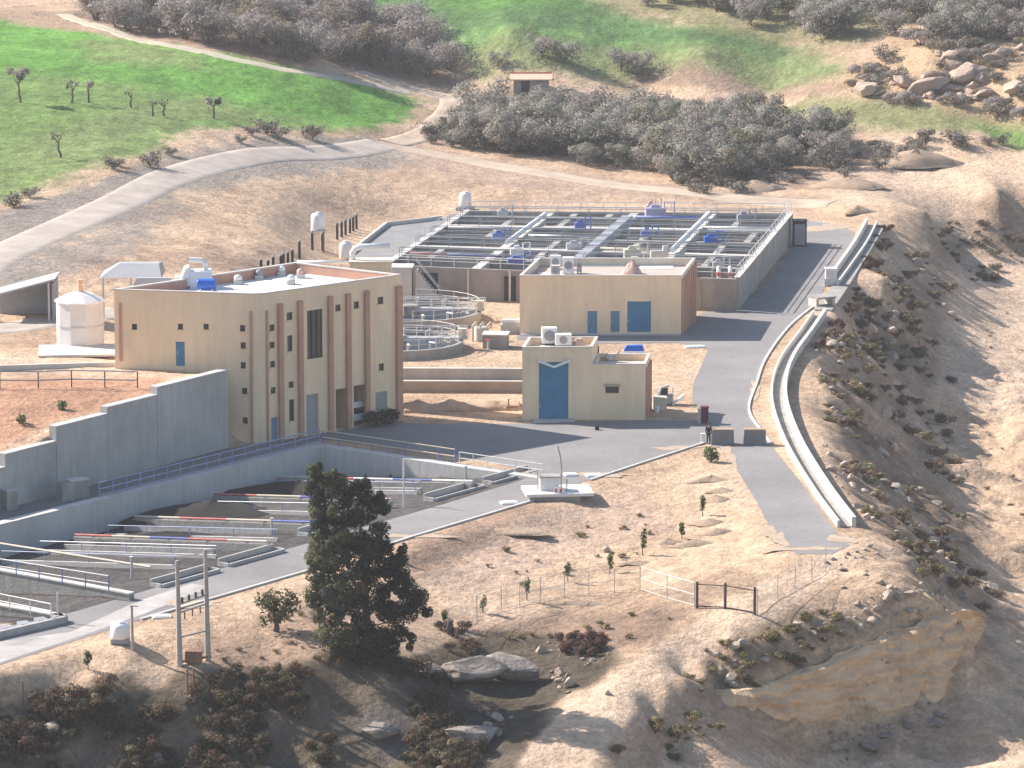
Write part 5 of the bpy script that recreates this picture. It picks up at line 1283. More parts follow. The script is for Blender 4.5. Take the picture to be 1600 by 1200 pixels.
def scatter(pxpoly, spacing, rng, jitter=.42, maxn=999, clus=0):
    poly = GW(pxpoly); xs = [p[0] for p in poly]; ys = [p[1] for p in poly]; out = []
    y = min(ys); row = 0
    while y < max(ys):
        x = min(xs) + (row % 2)*spacing*.5
        while x < max(xs):
            out.append((x+rng.uniform(-1,1)*spacing*jitter, y+rng.uniform(-1,1)*spacing*jitter)); x += spacing
        y += spacing*.9; row += 1
    A = np.array(out); ins = poly_sd(poly, A[:,0], A[:,1]) < 0; A = A[ins]
    if clus > 0:
        k_ = fbm(A[:,0]*.22, A[:,1]*.16, 61, 3); A = A[k_ > np.quantile(k_, clus)]
    A = A[np.random.RandomState(rng.randrange(9999)).permutation(len(A))][:maxn]
    Z = height(A[:,0], A[:,1])
    return [Vector((a[0],a[1],z)) for a,z in zip(A,Z)]

rng = random.Random(11)
# olive grove behind the plant
prot = [make_tree('olive_tree', 'grey green olive tree in the dense grove directly behind the aeration tank', 'tree', 'olive trees of the middle grove', (L_OLIVE if i%3 else [L_OLIVE[1],L_DRY[1],L_OLIVE[0]]), 4.2+.25*(i%4), 5.2+.35*(i%3), 100+i, 3200, .19, trunk_h=.12) for i in range(6)]
used = [0]
for p in scatter([(690,226),(735,192),(850,180),(1000,182),(1130,190),(1240,205),(1325,228),(1335,254),(1240,268),(1120,292),(1000,274),(900,254),(800,246)], 4.0, rng, .45, 190):
    place(prot, used, p, rng.uniform(0,6.28), rng.uniform(.55,1.3))
# upper left grove
prot = [make_tree('bare_tree', 'mauve grey leafless tree in the upper left wood beside the bright green field', 'tree', 'bare trees of the upper left wood', (L_BARE if i%3 else [L_DRY[0],L_BARE[1],L_OLIVE[1]]), 4.3+.35*(i%4), 5.4+.4*(i%3), 200+i, 3000, .20, trunk_h=.12, stems=2) for i in range(6)]
used = [0]
for p in scatter([(120,18),(250,-30),(480,-5),(600,30),(700,60),(735,112),(690,132),(580,112),(420,96),(280,68),(180,45)], 5.4, rng, .45, 120):
    place(prot, used, p, rng.uniform(0,6.28), rng.uniform(.75,1.3))
prot = [make_tree('young_olive', 'small scattered olive tree between the upper fields near the farm hut', 'tree', 'scattered olives near the farm hut', L_OLIVE, 2.8, 4.4, 260+i, 1500, .18, trunk_h=.14) for i in range(4)]
used = [0]
for p in scatter([(690,85),(800,78),(960,88),(1060,110),(1020,124),(900,112),(760,122)], 5.2, rng, .45, 70):
    place(prot, used, p, rng.uniform(0,6.28), rng.uniform(.7,1.25))
prot = [make_tree('hill_tree', 'dark bushy tree on the hillside along the top right edge', 'tree', 'bushy trees of the top right hillside', L_OLIVE[:2]+[L_BARE[0]], 4.2, 5.8, 280+i, 2800, .20, trunk_h=.12) for i in range(5)]
used = [0]
for p in scatter([(985,8),(1000,-40),(1700,-40),(1700,120),(1560,60),(1480,70),(1400,52),(1330,60),(1180,42),(1100,25)], 5.6, rng, .45, 120):
    place(prot, used, p, rng.uniform(0,6.28), rng.uniform(.6,1.25))
prot = [make_tree('edge_bush', 'low dusty bush along the foot of the olive grove', 'bush', 'bushes at the foot of the grove', L_SCRUB[:1]+L_OLIVE[1:], 1.5, 2.6, 300+i, 900, .14, trunk_h=.10) for i in range(4)]
used = [0]
for poly, sp, mx in (([(1000,292),(1130,275),(1250,262),(1400,215),(1560,215),(1590,235),(1420,250),(1330,275),(1200,300),(1080,305)], 4.2, 55), ([(655,215),(700,190),(720,226),(690,234)], 2.6, 10), ([(1310,150),(1420,70),(1620,60),(1620,190),(1500,160)], 6.0, 26), ([(290,232),(400,206),(560,205),(420,225),(180,275),(20,335),(0,325),(150,268)], 5.0, 26)):
    for p in scatter(poly, sp, rng, .45, mx): place(prot, used, p, rng.uniform(0,6.28), rng.uniform(.6,1.3))

# thin trees standing in the green field
def field_tree(px, py, h, lab, seed, tuft):
    r = random.Random(seed); p = G(px, py); t = thing('field_tree', p, lab, 'tree', 'thin trees in the green field')
    q = MB(); top = p+Vector((r.uniform(-.25,.25),0,h*.62)); limb(q, p-Vector((0,0,.2)), top, .16, .10, r, .07); b = []
    for k in range(6):
        a = r.uniform(0,6.28); e = top+Vector((math.cos(a)*h*.22,math.sin(a)*h*.22,h*r.uniform(.12,.38))); limb(q, top-Vector((0,0,h*.08)), e, .06, .015, r, .1)
        b.append((e.x,e.y,e.z,h*.16,h*.16,h*.12,r.randrange(3),1))
    q.build('trunk', M_BARK, t); leaves(MB(), r, b, tuft, .22).build('crown', L_SCRUB[:1]+[L_BARE[1],L_BARE[0]], t)
for a in [(31,160,3.9,'tallest field tree with round top near the left edge of the green field',1,420),(111,160,2.5,'thin field tree, left one of the close pair',2,90),(139,160,2.5,'thin field tree, right one of the close pair',3,90),
          (206,168,2.4,'bare leaning field tree standing alone mid field',4,24),(238,181,1.9,'stubby field tree trunk beside the leaning one',5,30),(255,181,2.0,'leaning short field tree right of the stubby trunk',6,24),
          (335,185,2.6,'rounded field tree by the pale soil patch',7,360),(94,246,3.0,'slender field tree in the lower green field',8,70)]:
    field_tree(*a)

# saplings on the sand
def sapling(px, py, h, lab, seed, wd=.5):
    r = random.Random(seed); p = G(px, py); t = thing('sapling', p, lab, 'sapling', 'young trees planted in the sand')
    q = MB(); limb(q, p-Vector((0,0,.15)), p+Vector((r.uniform(-.08,.08),0,h*.8)), .045, .02, r, .03); q.build('trunk', M_BARK, t)
    b = [(p.x+r.uniform(-.1,.1), p.y, p.z+h*(.45+.15*k), wd*.42, wd*.42, h*.2, r.randrange(3), 1) for k in range(4)]
    leaves(MB(), r, b, 130, .15).build('crown', L_GREEN, t)
for a in [(823,937,1.5,'sapling by the wire fence, left of the leaning one',1),(886,908,1.3,'leaning sapling between two taller ones on the sand',2),(953,896,1.5,'slim sapling with a small white stone behind it',3),(1005,868,1.9,'tall double tufted sapling in the sand field',4),
          (1065,842,1.2,'short sapling near the reddish soil mounds',5),(1097,806,1.5,'sapling beside the highest soil mounds',6),(755,958,1.2,'small sapling right of the tall tree',7),(695,975,1.0,'smallest sapling closest to the tall tree',8),(138,1046,1.2,'small green sapling on the sand at lower left',9)]:
    sapling(*a)
p = G(1110,722); t = thing('green_shrub', p, 'green leafy shrub at the corner of the yard by the concrete blocks', 'shrub'); r = random.Random(5)
q = MB()
for k in range(5): limb(q, p-Vector((0,0,.1)), p+Vector((r.uniform(-.5,.5),r.uniform(-.4,.4),r.uniform(.7,1.2))), .05, .015, r, .08)
q.build('stem', M_BARK, t); leaves(MB(), r, [(p.x,p.y,p.z+.75,.62,.6,.6,0,2),(p.x+.3,p.y-.2,p.z+.5,.5,.45,.4,2,1)], 420, .15).build('foliage', L_GREEN, t)
for px,py,lb,sd in ((97,640,'taller green weed tuft on the red terrace',3),(33,662,'low green weed tuft nearer the edge of the red terrace',4)):
    p = G(px,py); r = random.Random(sd); t = thing('weed_tuft', p, lb, 'plant', 'weeds on the red terrace'); leaves(MB(), r, [(p.x,p.y,p.z+.35,.4,.4,.4,0,1)], 120, .17).build('foliage', L_GREEN, t)

# big tall tree in the foreground
def tall_tree():
    base = G(575,1034); t = thing('tall_tree', base, 'tall dark evergreen tree with ragged twin tops in the foreground', 'tree')
    s = scale_at(base); r = random.Random(77)
    prof = [(735,484,502),(752,481,545),(768,479,580),(790,488,603),(812,492,606),(835,490,606),(852,488,612),(875,484,634),(895,482,636),(915,481,650),(940,484,664),(960,488,648),(985,496,634),(1005,520,622),(1022,545,606)]
    def wx(px): return base.x + (px-575)/s
    def wz(py): return base.z + (1034-py)/s/math.cos(PITCH)*1.0
    q = MB()
    limb(q, base-Vector((0,0,.4)), Vector((wx(566),base.y,wz(800))), .34, .10, r, .02, 8)
    limb(q, Vector((wx(572),base.y,wz(960))), Vector((wx(512),base.y-.5,wz(760))), .2, .05, r, .03, 6)
    blobs = []
    for (py,xa,xb) in prof:
        wdt = (xb-xa)/s; n = max(4, int(wdt*3.0))
        for k in range(n):
            f = (k+r.uniform(.2,.8))/n; px = xa+(xb-xa)*f; rr = r.uniform(.42,.72)
            rr = min(rr, max(.28, wdt*.32)); px = min(max(px, xa+rr*s*.55), xb-rr*s*.55)
            dy = r.uniform(-1,1)*wdt*.42*math.sqrt(max(0,1-(2*f-1)**2))
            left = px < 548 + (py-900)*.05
            c = (1 if r.random() < .62 else 0) if left else (0 if r.random() < .45 else 2)  # sunlit left and shaded right painted into the leaf colours
            blobs.append((wx(px), base.y+dy, wz(py+r.uniform(-9,9)), rr, rr, rr*r.uniform(.7,1.1), c, rr*rr))
            if k in (0, n-1) and r.random() < .55: limb(q, Vector((wx(566),base.y,wz(py+20))), Vector((wx(px),base.y+dy,wz(py))), .07, .02, r, .05)
    for px,py in ((490,727),(497,722),(517,737),(524,733),(562,748),(571,744),(597,765),(603,778),(588,772),(548,758),(505,742),(655,925),(668,942),(630,850),(644,992)):
        for k in range(3): blobs.append((wx(px+r.uniform(-5,5)), base.y+r.uniform(-.6,.3), wz(py+8+r.uniform(-6,10)), .26,.26,.36, 1 if px < 530 else 0, .16))
    q.build('trunk', M_BARK, t)
    leaves(MB(), r, blobs, 60000, .12, 2.0).build('crown', L_DARK, t)
tall_tree()
def small_tree(px, py, h, w, lab, seed, mats, name='small_tree', n=900, ls=.2):
    p = G(px,py); t = make_tree(name, lab, 'tree', None, mats, h, w, seed, n, ls, trunk_h=.28, stems=2); t.location = p; return t
small_tree(433,985,2.7,2.9,'small dusty olive tree on the sand left of the tall tree',901,[L_DARK[1],L_SCRUB[1],L_SCRUB[0]])

# scrub
def make_bush(name, label, group, mats, h, w, seed, n=240, ls=.2):
    r = random.Random(seed); t = thing(name, (0,0,0), label, 'bush', group); q = MB(); b = []
    for k in range(6):
        a = r.uniform(0,6.28); e = Vector((math.cos(a)*w*.3,math.sin(a)*w*.3,h*r.uniform(.45,.8))); limb(q, Vector((0,0,-.2)), e, .05, .015, r, .08)
        b.append((e.x,e.y,e.z*.85,w*.26,w*.26,h*.32,r.randrange(3),1))
    q.build('stem', M_BARK, t); leaves(MB(), r, b, n, ls).build('foliage', mats, t); return t
def bushes(polys, name, label, group, mats, h, w, seed, nproto=5, n=240, ls=.2, smin=.5, smax=1.4):
    prot = [make_bush(name, label, group, mats, h, w, seed+i, n, ls) for i in range(nproto)]; used = [0]
    for poly, sp, mx in polys:
        for p in scatter(poly, sp*.75, rng, .48, mx, .42): place(prot, used, p, rng.uniform(0,6.28), smin*(smax/smin)**rng.random())
bushes([([(-40,1098),(60,1086),(170,1082),(300,1054),(450,1042),(560,1034),(660,1045),(720,1045),(690,1120),(760,1200),(-40,1200)], 1.3, 230)], 'scrub_bush', 'dark tangled scrub bush on the shaded bank along the bottom edge', 'scrub on the foreground bank', L_SCRUB, 1.15, 1.9, 400, 7, 800, .11, .4, 1.3)
bushes([([(1300,520),(1400,430),(1480,350),(1600,330),(1600,420),(1500,440),(1490,640),(1500,790),(1580,930),(1500,960),(1400,850),(1310,700),(1290,600)], 2.1, 210)], 'slope_bush', 'low dry bush on the shaded right embankment', 'bushes on the right embankment', L_DRY, .75, 1.6, 420, 6, 500, .11, .35, 1.5)
bushes([([(1290,600),(1330,520),(1380,430),(1420,420),(1370,560),(1340,640),(1400,780),(1480,900),(1420,900),(1350,800),(1300,690)], 2.0, 95), ([(1060,1030),(1190,985),(1300,955),(1330,1000),(1200,1060),(1130,1140),(990,1190),(960,1180)], 1.5, 90)], 'dry_tuft', 'straw coloured dry tuft near the crest of the embankment', 'dry tufts on the embankment crest', L_YEL, .6, 1.3, 440, 5, 420, .10, .4, 1.4)
bushes([([(1375,345),(1400,350),(1345,480),(1290,560),(1275,545),(1330,470)], 1.5, 26), ([(860,1000),(930,1000),(955,1040),(880,1050)], 1.1, 12), ([(690,975),(740,985),(735,1025),(690,1020)], 1.2, 8)], 'brown_bush', 'reddish brown dead bush at the edge of the bare ground', 'dead brown bushes', L_RED, .95, 1.5, 460, 5, 600, .10, .6, 1.2)
bushes([([(640,915),(860,830),(1000,800),(1060,850),(900,905),(720,955)], 3.4, 22), ([(700,985),(1000,955),(1070,960),(960,1010),(840,1010)], 2.0, 30), ([(20,1060),(300,1000),(480,960),(640,990),(560,1040),(250,1055)], 2.4, 34), ([(1520,660),(1600,660),(1600,900),(1560,860)], 3.5, 10), ([(1540,440),(1610,440),(1610,640),(1540,600)], 5, 8)], 'grass_tuft', 'tiny dry grass tuft on bare sand', 'dry grass tufts on the sand', L_YEL, .35, .7, 480, 4, 150, .08, .4, 1.2)
bushes([([(-40,1090),(300,1050),(600,1060),(720,1120),(800,1180),(600,1200),(-40,1200)], 2.0, 50)], 'dry_bush', 'pale dry bush among the dark scrub along the bottom edge', 'dry bushes on the foreground bank', L_DRY, .85, 1.4, 470, 5, 600, .10, .4, 1.2)
bushes([([(1310,140),(1430,60),(1640,40),(1640,190),(1500,170),(1400,165)], 4.5, 60)], 'brush_clump', 'brown brush clump between the ochre boulders at the top right', 'brush of the top right outcrop', L_DRY[:1]+L_BARE[:2], 1.9, 4.2, 490, 5, 1300, .17, .5, 1.3)
p = A_ + dAB*12.6 + Vector((dAB.y,-dAB.x,0))*.9  # dark hedge added where the wall foot lies in deep shade
t = make_bush('dark_hedge', 'dark green hedge at the foot of the main building right corner', None, L_DARK[:1]+[L_DARK[2],L_DARK[2]], 1.5, 2.0, 499, 700, .2); t['category'] = 'hedge'
t.location = p; t.rotation_euler = (0,0,rot_of(dAB)); t.scale = (1.9,.8,1)

# ------------------------------------------------------------------ rocks
import bmesh
def rock_mesh(seed, flat=1.0, sub=3, m=None, cuts=9):
    r = random.Random(seed); bm = bmesh.new(); bmesh.ops.create_icosphere(bm, subdivisions=sub, radius=1)
    planes = [(Vector((r.gauss(0,1),r.gauss(0,1),r.gauss(0,.8))).normalized(), r.uniform(.55,.85)) for _ in range(cuts)]
    co = np.array([v.co for v in bm.verts])
    for v in bm.verts:
        c = v.co.copy()
        for n, d in planes:
            e = c.dot(n)
            if e > d: c -= n*(e-d)
        k = 1 + .10*float(fbm(np.array([c.x*2.2+seed]), np.array([c.y*2.2+c.z*3.1]), seed, 3)[0])
        v.co = Vector((c.x*k, c.y*k, c.z*k*flat))
    me = bpy.data.meshes.new('rock'); bm.to_mesh(me); bm.free()
    me.materials.append(m or M_ROCK); return me
def rock_obj(name, me, pos, sc, rot, label, cat, group=None):
    o = bpy.data.objects.new(name, me); COL.objects.link(o); o.location = pos; o.scale = sc; o.rotation_euler = rot
    return tag(o, label, cat, group)
M_ROCKP = mat('pinkish_limestone', (.46,.36,.29), .2, .5, .95, .8, 3)
M_ROCKY = mat('ochre_rock', (.43,.32,.245), .22, .3, .95, .8, 1.5)
rk = [rock_mesh(10+i, .75) for i in range(6)]; rkd = [rock_mesh(30+i, .7, m=M_ROCKD) for i in range(6)]; rky = [rock_mesh(50+i, .65, m=M_ROCKY) for i in range(6)]; rkp = [rock_mesh(70+i, .8, m=M_ROCKP) for i in range(4)]
def boulder(px, py, w, d, h, rz, mesh, label, group=None, tilt=.0):
    p = G(px,py); rock_obj('boulder', mesh, p+Vector((0,0,h*.25)), (w/2,d/2,h/2/.75), (tilt,tilt*.5,rz), label, 'boulder', group)
big = rock_mesh(91, .55, 4, M_ROCKD, 14); big2 = rock_mesh(97, .6, 4, M_ROCKD, 13)
boulder(735,1062,5.6,3.0,2.6,.15,big,'broad flat grey limestone slab below the tall tree', None, .16)
boulder(800,1060,4.2,2.6,2.8,-.5,big2,'tilted grey boulder leaning right of the broad flat slab', None, .3)
boulder(665,1052,3.0,1.8,1.3,.4,rock_mesh(101,.6,4,M_ROCKD,12),'smaller grey boulder at the left tip of the broad flat slab')
boulder(735,1160,5.0,3.2,2.2,.1,rock_mesh(103,.6,4,M_ROCKD,14),'large dark boulder at the bottom edge, left of the dirt path')
boulder(590,1150,3.4,2.4,1.4,.7,rock_mesh(105,.6,4,M_ROCKD,14),'low shaded boulder at the bottom among the scrub')
for (px,py,sz,lb) in [(846,1020,.9,'pale round stone above the yellow bush by the boulders'),(875,1054,.8,'pinkish stone upper of the two by the dirt path'),(890,1072,1.1,'larger pinkish stone lower of the two by the dirt path'),(950,1085,.5,'small white stone lying on the dirt path'),(1127,1047,.55,'small white stone on the dark slope right of the path'),(1027,1140,.5,'tiny pale stone low on the slope right of the path'),(948,862,.7,'flat white stone in the middle of the sand field')]:
    boulder(px,py,sz,sz*.8,sz*.8,px*.1,rkp[px%4],lb)
def rocks(polys, meshes, label, group, smin, smax, name='limestone_rock'):
    for poly, sp, mx in polys:
        for p in scatter(poly, sp*.72, rng, .48, mx, .45):
            s = smin*(smax/smin)**(rng.random()**1.6); rock_obj(name, rng.choice(meshes), p+Vector((0,0,s*.12)), (s*rng.uniform(.8,1.5)/2, s*rng.uniform(.7,1.2)/2, s*rng.uniform(.6,1.0)/2), (rng.uniform(-.3,.3),rng.uniform(-.3,.3),rng.uniform(0,6.28)), label, 'rock', group)
rocks([([(1300,540),(1380,450),(1480,350),(1560,350),(1500,440),(1480,620),(1500,780),(1560,920),(1490,950),(1390,850),(1310,700),(1290,600)], 1.7, 240)], rk+rkp, 'loose limestone rock on the shaded right embankment', 'rocks on the right embankment', .25, 1.9)
rocks([([(1060,1040),(1190,985),(1320,955),(1480,950),(1500,1000),(1330,1060),(1180,1080),(1040,1190),(960,1190)], 1.2, 170)], rk+rkp, 'loose rock on the slope right of the dirt path', 'rocks on the promontory slope', .16, 1.1, 'loose_stone')
rocks([([(1190,1118),(1300,1140),(1420,1120),(1500,1060),(1560,1050),(1480,1130),(1380,1165),(1200,1155)], 1.2, 60)], rkd+rk, 'fallen rock lying at the foot of the ochre cut bank', 'fallen rocks below the cut bank', .25, 1.2, 'fallen_rock')
rocks([([(0,1120),(400,1060),(700,1090),(800,1110),(820,1200),(0,1200)], 1.6, 110)], rkd+rk[:2], 'grey rock among the foreground scrub', 'rocks in the foreground scrub', .2, 1.3, 'grey_rock')
rocks([([(1320,140),(1360,110),(1430,80),(1520,100),(1600,75),(1640,150),(1560,165),(1440,158),(1350,150)], 2.6, 120)], rky, 'ochre boulder of the outcrop at the top right', 'boulders of the top right outcrop', 1.0, 4.6, 'outcrop_boulder')
rocks([([(840,1000),(960,1020),(960,1050),(880,1095),(860,1060)], 1.1, 24), ([(1290,880),(1340,860),(1370,900),(1290,930)], 1.4, 14)], rkp+rk, 'pale stone on the verge of the dirt path', 'stones beside the dirt path', .2, .7, 'pale_stone')
rocks([([(1280,700),(1300,690),(1390,830),(1440,880),(1350,870),(1330,830)], 1.7, 34), ([(1262,560),(1290,520),(1380,400),(1410,350),(1430,360),(1340,520),(1290,600)], 1.9, 40)], rkp, 'pinkish broken rock along the embankment crest by the storm channel', 'broken rocks along the channel', .3, 1.2, 'broken_rock')

# soil mounds in the sand field
for i,(px,py,rx,ry,h,lb) in enumerate([(1112,752,1.9,.9,.55,'reddish soil mound, uppermost beside the descending road'),(1128,768,1.3,.7,.4,'thin reddish soil mound close to the road edge'),(1120,782,1.3,.9,.5,'brown soil mound next to the upper sapling'),(1108,818,1.7,.8,.45,'long brown soil mound in the middle of the row'),(1122,832,1.6,.7,.4,'low brown mound with a pointed right tail'),(1045,848,1.2,.7,.4,'round brown mound left of the row'),(1090,852,2.0,.9,.5,'widest brown mound at the lower end of the row'),(905,942,2.4,.6,.25,'flat shadowy mound below the leaning sapling'),(1000,880,1.6,.5,.25,'flat mound below the tall double tufted sapling')]):
    heap('soil_mound', G(px,py), rx, ry, h, M_SOILB if i<7 else mat('soil_brown',(.34,.25,.18),.2,.8,.95,.6,4), lb, 'soil mound', 60+i, 'soil mounds on the sand')
for i,(px,py,rx,ry,h,lb) in enumerate([(800,832,3.2,1.0,.5,'long brown spoil heap on the bank below the strip road'),(1330,292,4.5,2.2,1.3,'pale sand heap beyond the aeration tank, right end'),(1180,296,4.0,2.0,1.2,'brown sand heap at the foot of the olive grove'),(1430,258,5.5,3.0,2.2,'broad grey mound below the dry upper field'),(1340,332,2.0,1.2,.9,'small brown heap by the end of the plant road')]):
    heap('spoil_heap', G(px,py), rx, ry, h, M_SOILB, lb, 'spoil heap', 80+i, 'spoil heaps around the plant')
# ------------------------------------------------------------------ poles, posts, tanks, small equipment
pa, pb = G(281,1040), G(325,1032)
t = thing('twin_pole', pa, 'pair of concrete power poles joined by a steel crossbar in the foreground', 'power pole')
ha = 168/scale_at(pa); hb = 178/scale_at(pb)
tops = []
for p, h in ((pa,ha),(pb,hb)):
    MB().tube([p-Vector((0,0,.4)), p+Vector((-.08,0,h))], .21, 10, .12).build('pole', M_POLE, t); tops.append(p+Vector((-.08,0,h)))
def onpole(k, f): p, h = ((pa,ha),(pb,hb))[k]; return p + Vector((-.08*f,0,h*f))
c0, c1 = onpole(0,.27), onpole(1,.27); MB().tube([c0,c1], .06, 8).build('crossbar', M_POLE, t)
MB().tube([onpole(0,.03)+Vector((-.2,0,0)), onpole(1,.04)+Vector((.2,0,0))], .09, 8).build('crossbar', M_RUST, t)
c0, c1 = onpole(0,.58), onpole(1,.60)
arm = MB().tube([c0+Vector((-.1,-.12,0)), c1+Vector((.1,-.12,0))], .07, 8).build('insulator_arm', M_GREY, t)
for k in range(4):
    p = c0.lerp(c1, (k+.6)/4.2)+Vector((0,-.12,.07)); MB().lathe(p, [(.05,0),(.13,.05),(.06,.12),(.13,.18),(.06,.25),(.11,.31),(.03,.38)], 10).build('insulator', M_BLACK, arm)
c0, c1 = onpole(0,.50), onpole(1,.52); arm = MB().tube([c0+Vector((-.1,-.12,0)), c1+Vector((.1,-.12,0))], .06, 8).build('fuse_arm', M_GREY, t)
for k in range(3):
    p = c0.lerp(c1, (k+.8)/3.6)+Vector((0,-.2,-.5)); MB().tube([p,p+Vector((0,0,.5))], .05, 8).build('fuse', M_RUST, arm)
# wire from the right pole up to the left one and a lead going behind
p0, p1 = tops[1], tops[0]
MB().tube([p1+Vector((-.3,0,-.3)),p1+Vector((.3,.0,-.25))], .05, 6).build('top_bracket', M_GREY, t)
MB().tube([p0+Vector((-1.5,0.3,-.55)),p0+Vector((-.1,0,-.25)),p0+Vector((1.3,.4,.05))], .04, 6).build('long_bracket', M_GREY, t)
tr = pa.lerp(pb,.5)
q = MB(); q.box(tr+Vector((0,-.1,.15)), 1.1, .8, .75); q.build('transformer', M_RUST, t)
for (px,py,h,lb) in [(293,1086,1.7,'short rusty post in front of the twin power pole, left one'),(303,1082,1.6,'short rusty post in front of the twin power pole, right one'),(36,1102,1.6,'thin rusty fence post at the lower left on the sand edge'),(74,1112,1.4,'thin reddish fence post at the lower left beside the scrub')]:
    p = G(px,py); t = thing('fence_post', p, lb, 'post', 'rusty posts in the foreground'); MB().tube([p-Vector((0,0,.2)),p+Vector((0,0,h))], .07, 6).build('shaft', M_RUST, t); MB().box(p+Vector((0,0,h)), .16,.16,.05).build('cap', M_RUST, t)
p = G(207,1016); t = thing('steel_pole', p, 'single pale pole beside the small white tank at lower left', 'pole'); h = 72/scale_at(p)
MB().tube([p-Vector((0,0,.2)),p+Vector((0,0,h))], .11, 10, .08).build('shaft', M_POLE, t); MB().tube([p+Vector((-.15,0,h*.98)),p+Vector((.45,0,h*.98))], .04, 6).build('bracket', M_GREY, t)
p = G(188,1004); t = thing('water_tank', p, 'small white water tank on a dark stand beside the single pale pole', 'water tank')
MB().lathe(p+Vector((0,0,.32)), [(.6,0),(.66,.08),(.66,.85),(.5,1.0),(.2,1.06),(.2,1.12)], 20).build('shell', M_WHITE, t, True); MB().box(p, 1.2, 1.0, .315).build('stand', M_GREY, t)
# water tanks behind
def wtank(px, py, lab, r, h, stand, m=M_WHITE, sm=None):
    p = P(px, py, 0); p = G(px, py); t = thing('water_tank', p, lab, 'water tank')
    MB().lathe(p+Vector((0,0,stand)), [(r*.9,0),(r,.08),(r,h*.82),(r*.78,h*.95),(r*.3,h),(r*.3,h+.08)], 20).build('shell', m, t, True)
    if stand > .5:
        MB().box(p+Vector((0,0,stand-.12)), r*2.2, r*2.2, .115).build('platform', M_CONCL, t)
        for a in (-.8,.8):
            for b in (-.8,.8): MB().box(p+Vector((a*r,b*r,-.2)), .16, .16, stand+.08).build('leg', sm or M_RUST, t)
    return t
wtank(497,391,'white water tank on tall brown legs beside the black posts', .75, 1.8, 2.3)
t = wtank(727,328,'white water tank raised on a grey block behind the aeration tank corner', .72, 1.65, .45)
p = G(727,328); MB().box(p+Vector((0,0,-.3)), 2.2, 1.8, .745).build('block', M_CONC, t)
wtank(540,405,'white water tank standing on the ground behind the main roof duct', .7, 1.9, .05)
# black stub posts
def stub(px, yt, yb, lab):
    p = G(px, yb); h = max(.8,(yb-yt)/scale_at(p)); t = thing('black_post', p, lab, 'post', lab)
    MB().box(p-Vector((0,0,.2)), .26, .26, h*.86+.2).build('shaft', M_BLACK, t); MB().lathe(p+Vector((0,0,h*.86+.003)), [(.17,0),(.15,h*.08),(.03,h*.14)], 8).build('cap', M_GREY, t)
for px,yt,yb in [(408,404,420),(419,405,421),(427,399,419),(439,397,416),(443,394,415),(450,392,413),(457,388,411),(468,374,404)]: stub(px,yt,yb,'short black post in the row left of the tank on brown legs')
for px,yt,yb in [(527,346,374),(534,344,370),(540,341,367),(547,339,364),(552,336,361),(557,333,358),(488,360,391),(504,362,391)]: stub(px,yt,yb,'tall black post in the close row right of the tank on brown legs')
# concrete blocks on the road
for px,lb,gr in ((1129,'left grey concrete block on the plant road with sand on top',1),(1179,'right grey concrete block on the plant road with sand on top',2)):
    p = P(px,694,0); t = thing('road_block', p, lb, 'concrete block', 'concrete blocks across the plant road')
    q = MB(); q.hexa([(p.x-.95,p.y-.45,0),(p.x+.95,p.y-.45,0),(p.x+.95,p.y+.45,0),(p.x-.95,p.y+.45,0)],[(p.x-.9,p.y-.38,1.25),(p.x+.9,p.y-.38,1.25),(p.x+.9,p.y+.38,1.25),(p.x-.9,p.y+.38,1.25)]); q.build('block', mat('dark_grey_block',(.20,.195,.195),.2,.8,.95,.3,5), t)
    q = MB(); q.box((p.x,p.y,1.252), 1.78, .74, .07); q.build('sand_cover', M_SOILB, t)
for px,yt,m,lb in ((1101,636,mat('maroon_paint',(.12,.03,.05),.15,1),'maroon gate post at the yard corner'),(1093,640,M_CREAM,'thin cream gate post next to the maroon one')):
    p = P(px,661,0); h = (661-yt)/scale_at(p); t = thing('gate_post', p, lb, 'post', 'gate posts at the yard corner'); w = .62 if px > 1095 else .3
    MB().box(p, w, w, h).build('shaft', m, t); MB().box(p+Vector((0,0,h+.002)), w+.1, w+.1, .08).build('cap', m, t)
p = P(1098,692,0); solo(MB().box(p,.3,.3,.75).box(p+Vector((0,0,.75)),.36,.36,.06), 'bollard', M_WHITE, p, 'small white bollard at the tip of the sand field by the yard', 'bollard')
p = P(933,672,0); solo(MB().box(p,.35,.35,.28).box(p+Vector((0,0,.28)),.2,.2,.1), 'ground_box', M_BLACK, p, 'small dark box on the asphalt in front of the pump house', 'box')

# dosing chamber at the end of the strip road
p = P(868,778,.0); s = scale_at(p)
t = thing('valve_chamber', p, 'concrete valve chamber with overhanging white slab at the end of the strip road', 'chamber')
MB().box(p+Vector((-.2,.2,-1.6)), 4.0, 2.6, 1.95, .12).build('wall', M_CONC, t)
MB().box(p+Vector((.15,.5,.352)), 5.3, 3.6, .24, .12).build('slab', mat('white_slab',(.70,.68,.66),.08,.6), t)
e = p+Vector((-.5,.4,.594))
t = thing('equipment_box', e, 'grey white equipment box on the valve chamber slab', 'cabinet')
MB().box(e, 1.5, 1.1, 1.05, .1).build('body', M_RAILW, t); MB().box(e+Vector((0,0,1.052)), 1.7, 1.3, .1, .1).build('lid', M_CONC, t)
for a in (-.9,.95): MB().box(e+Vector((a,-.2,0)), .1, .1, 1.5).build('frame_post', M_STEEL, t)
e = p+Vector((.45,.9,.594)); t = thing('antenna_mast', e, 'thin bent antenna mast rising from the valve chamber slab', 'mast')
MB().tube([e,e+Vector((.02,0,1.6)),e+Vector((-.05,0,2.4)),e+Vector((-.28,0,3.4))], .06, 8).build('mast', M_GREY, t); MB().box(e+Vector((0,0,0)), .3, .3, .1).build('base', M_STEEL, t)
e = p+Vector((.25,-1.0,.594)); t = thing('warning_board', e, 'small red and white striped board on the valve chamber slab edge', 'sign')
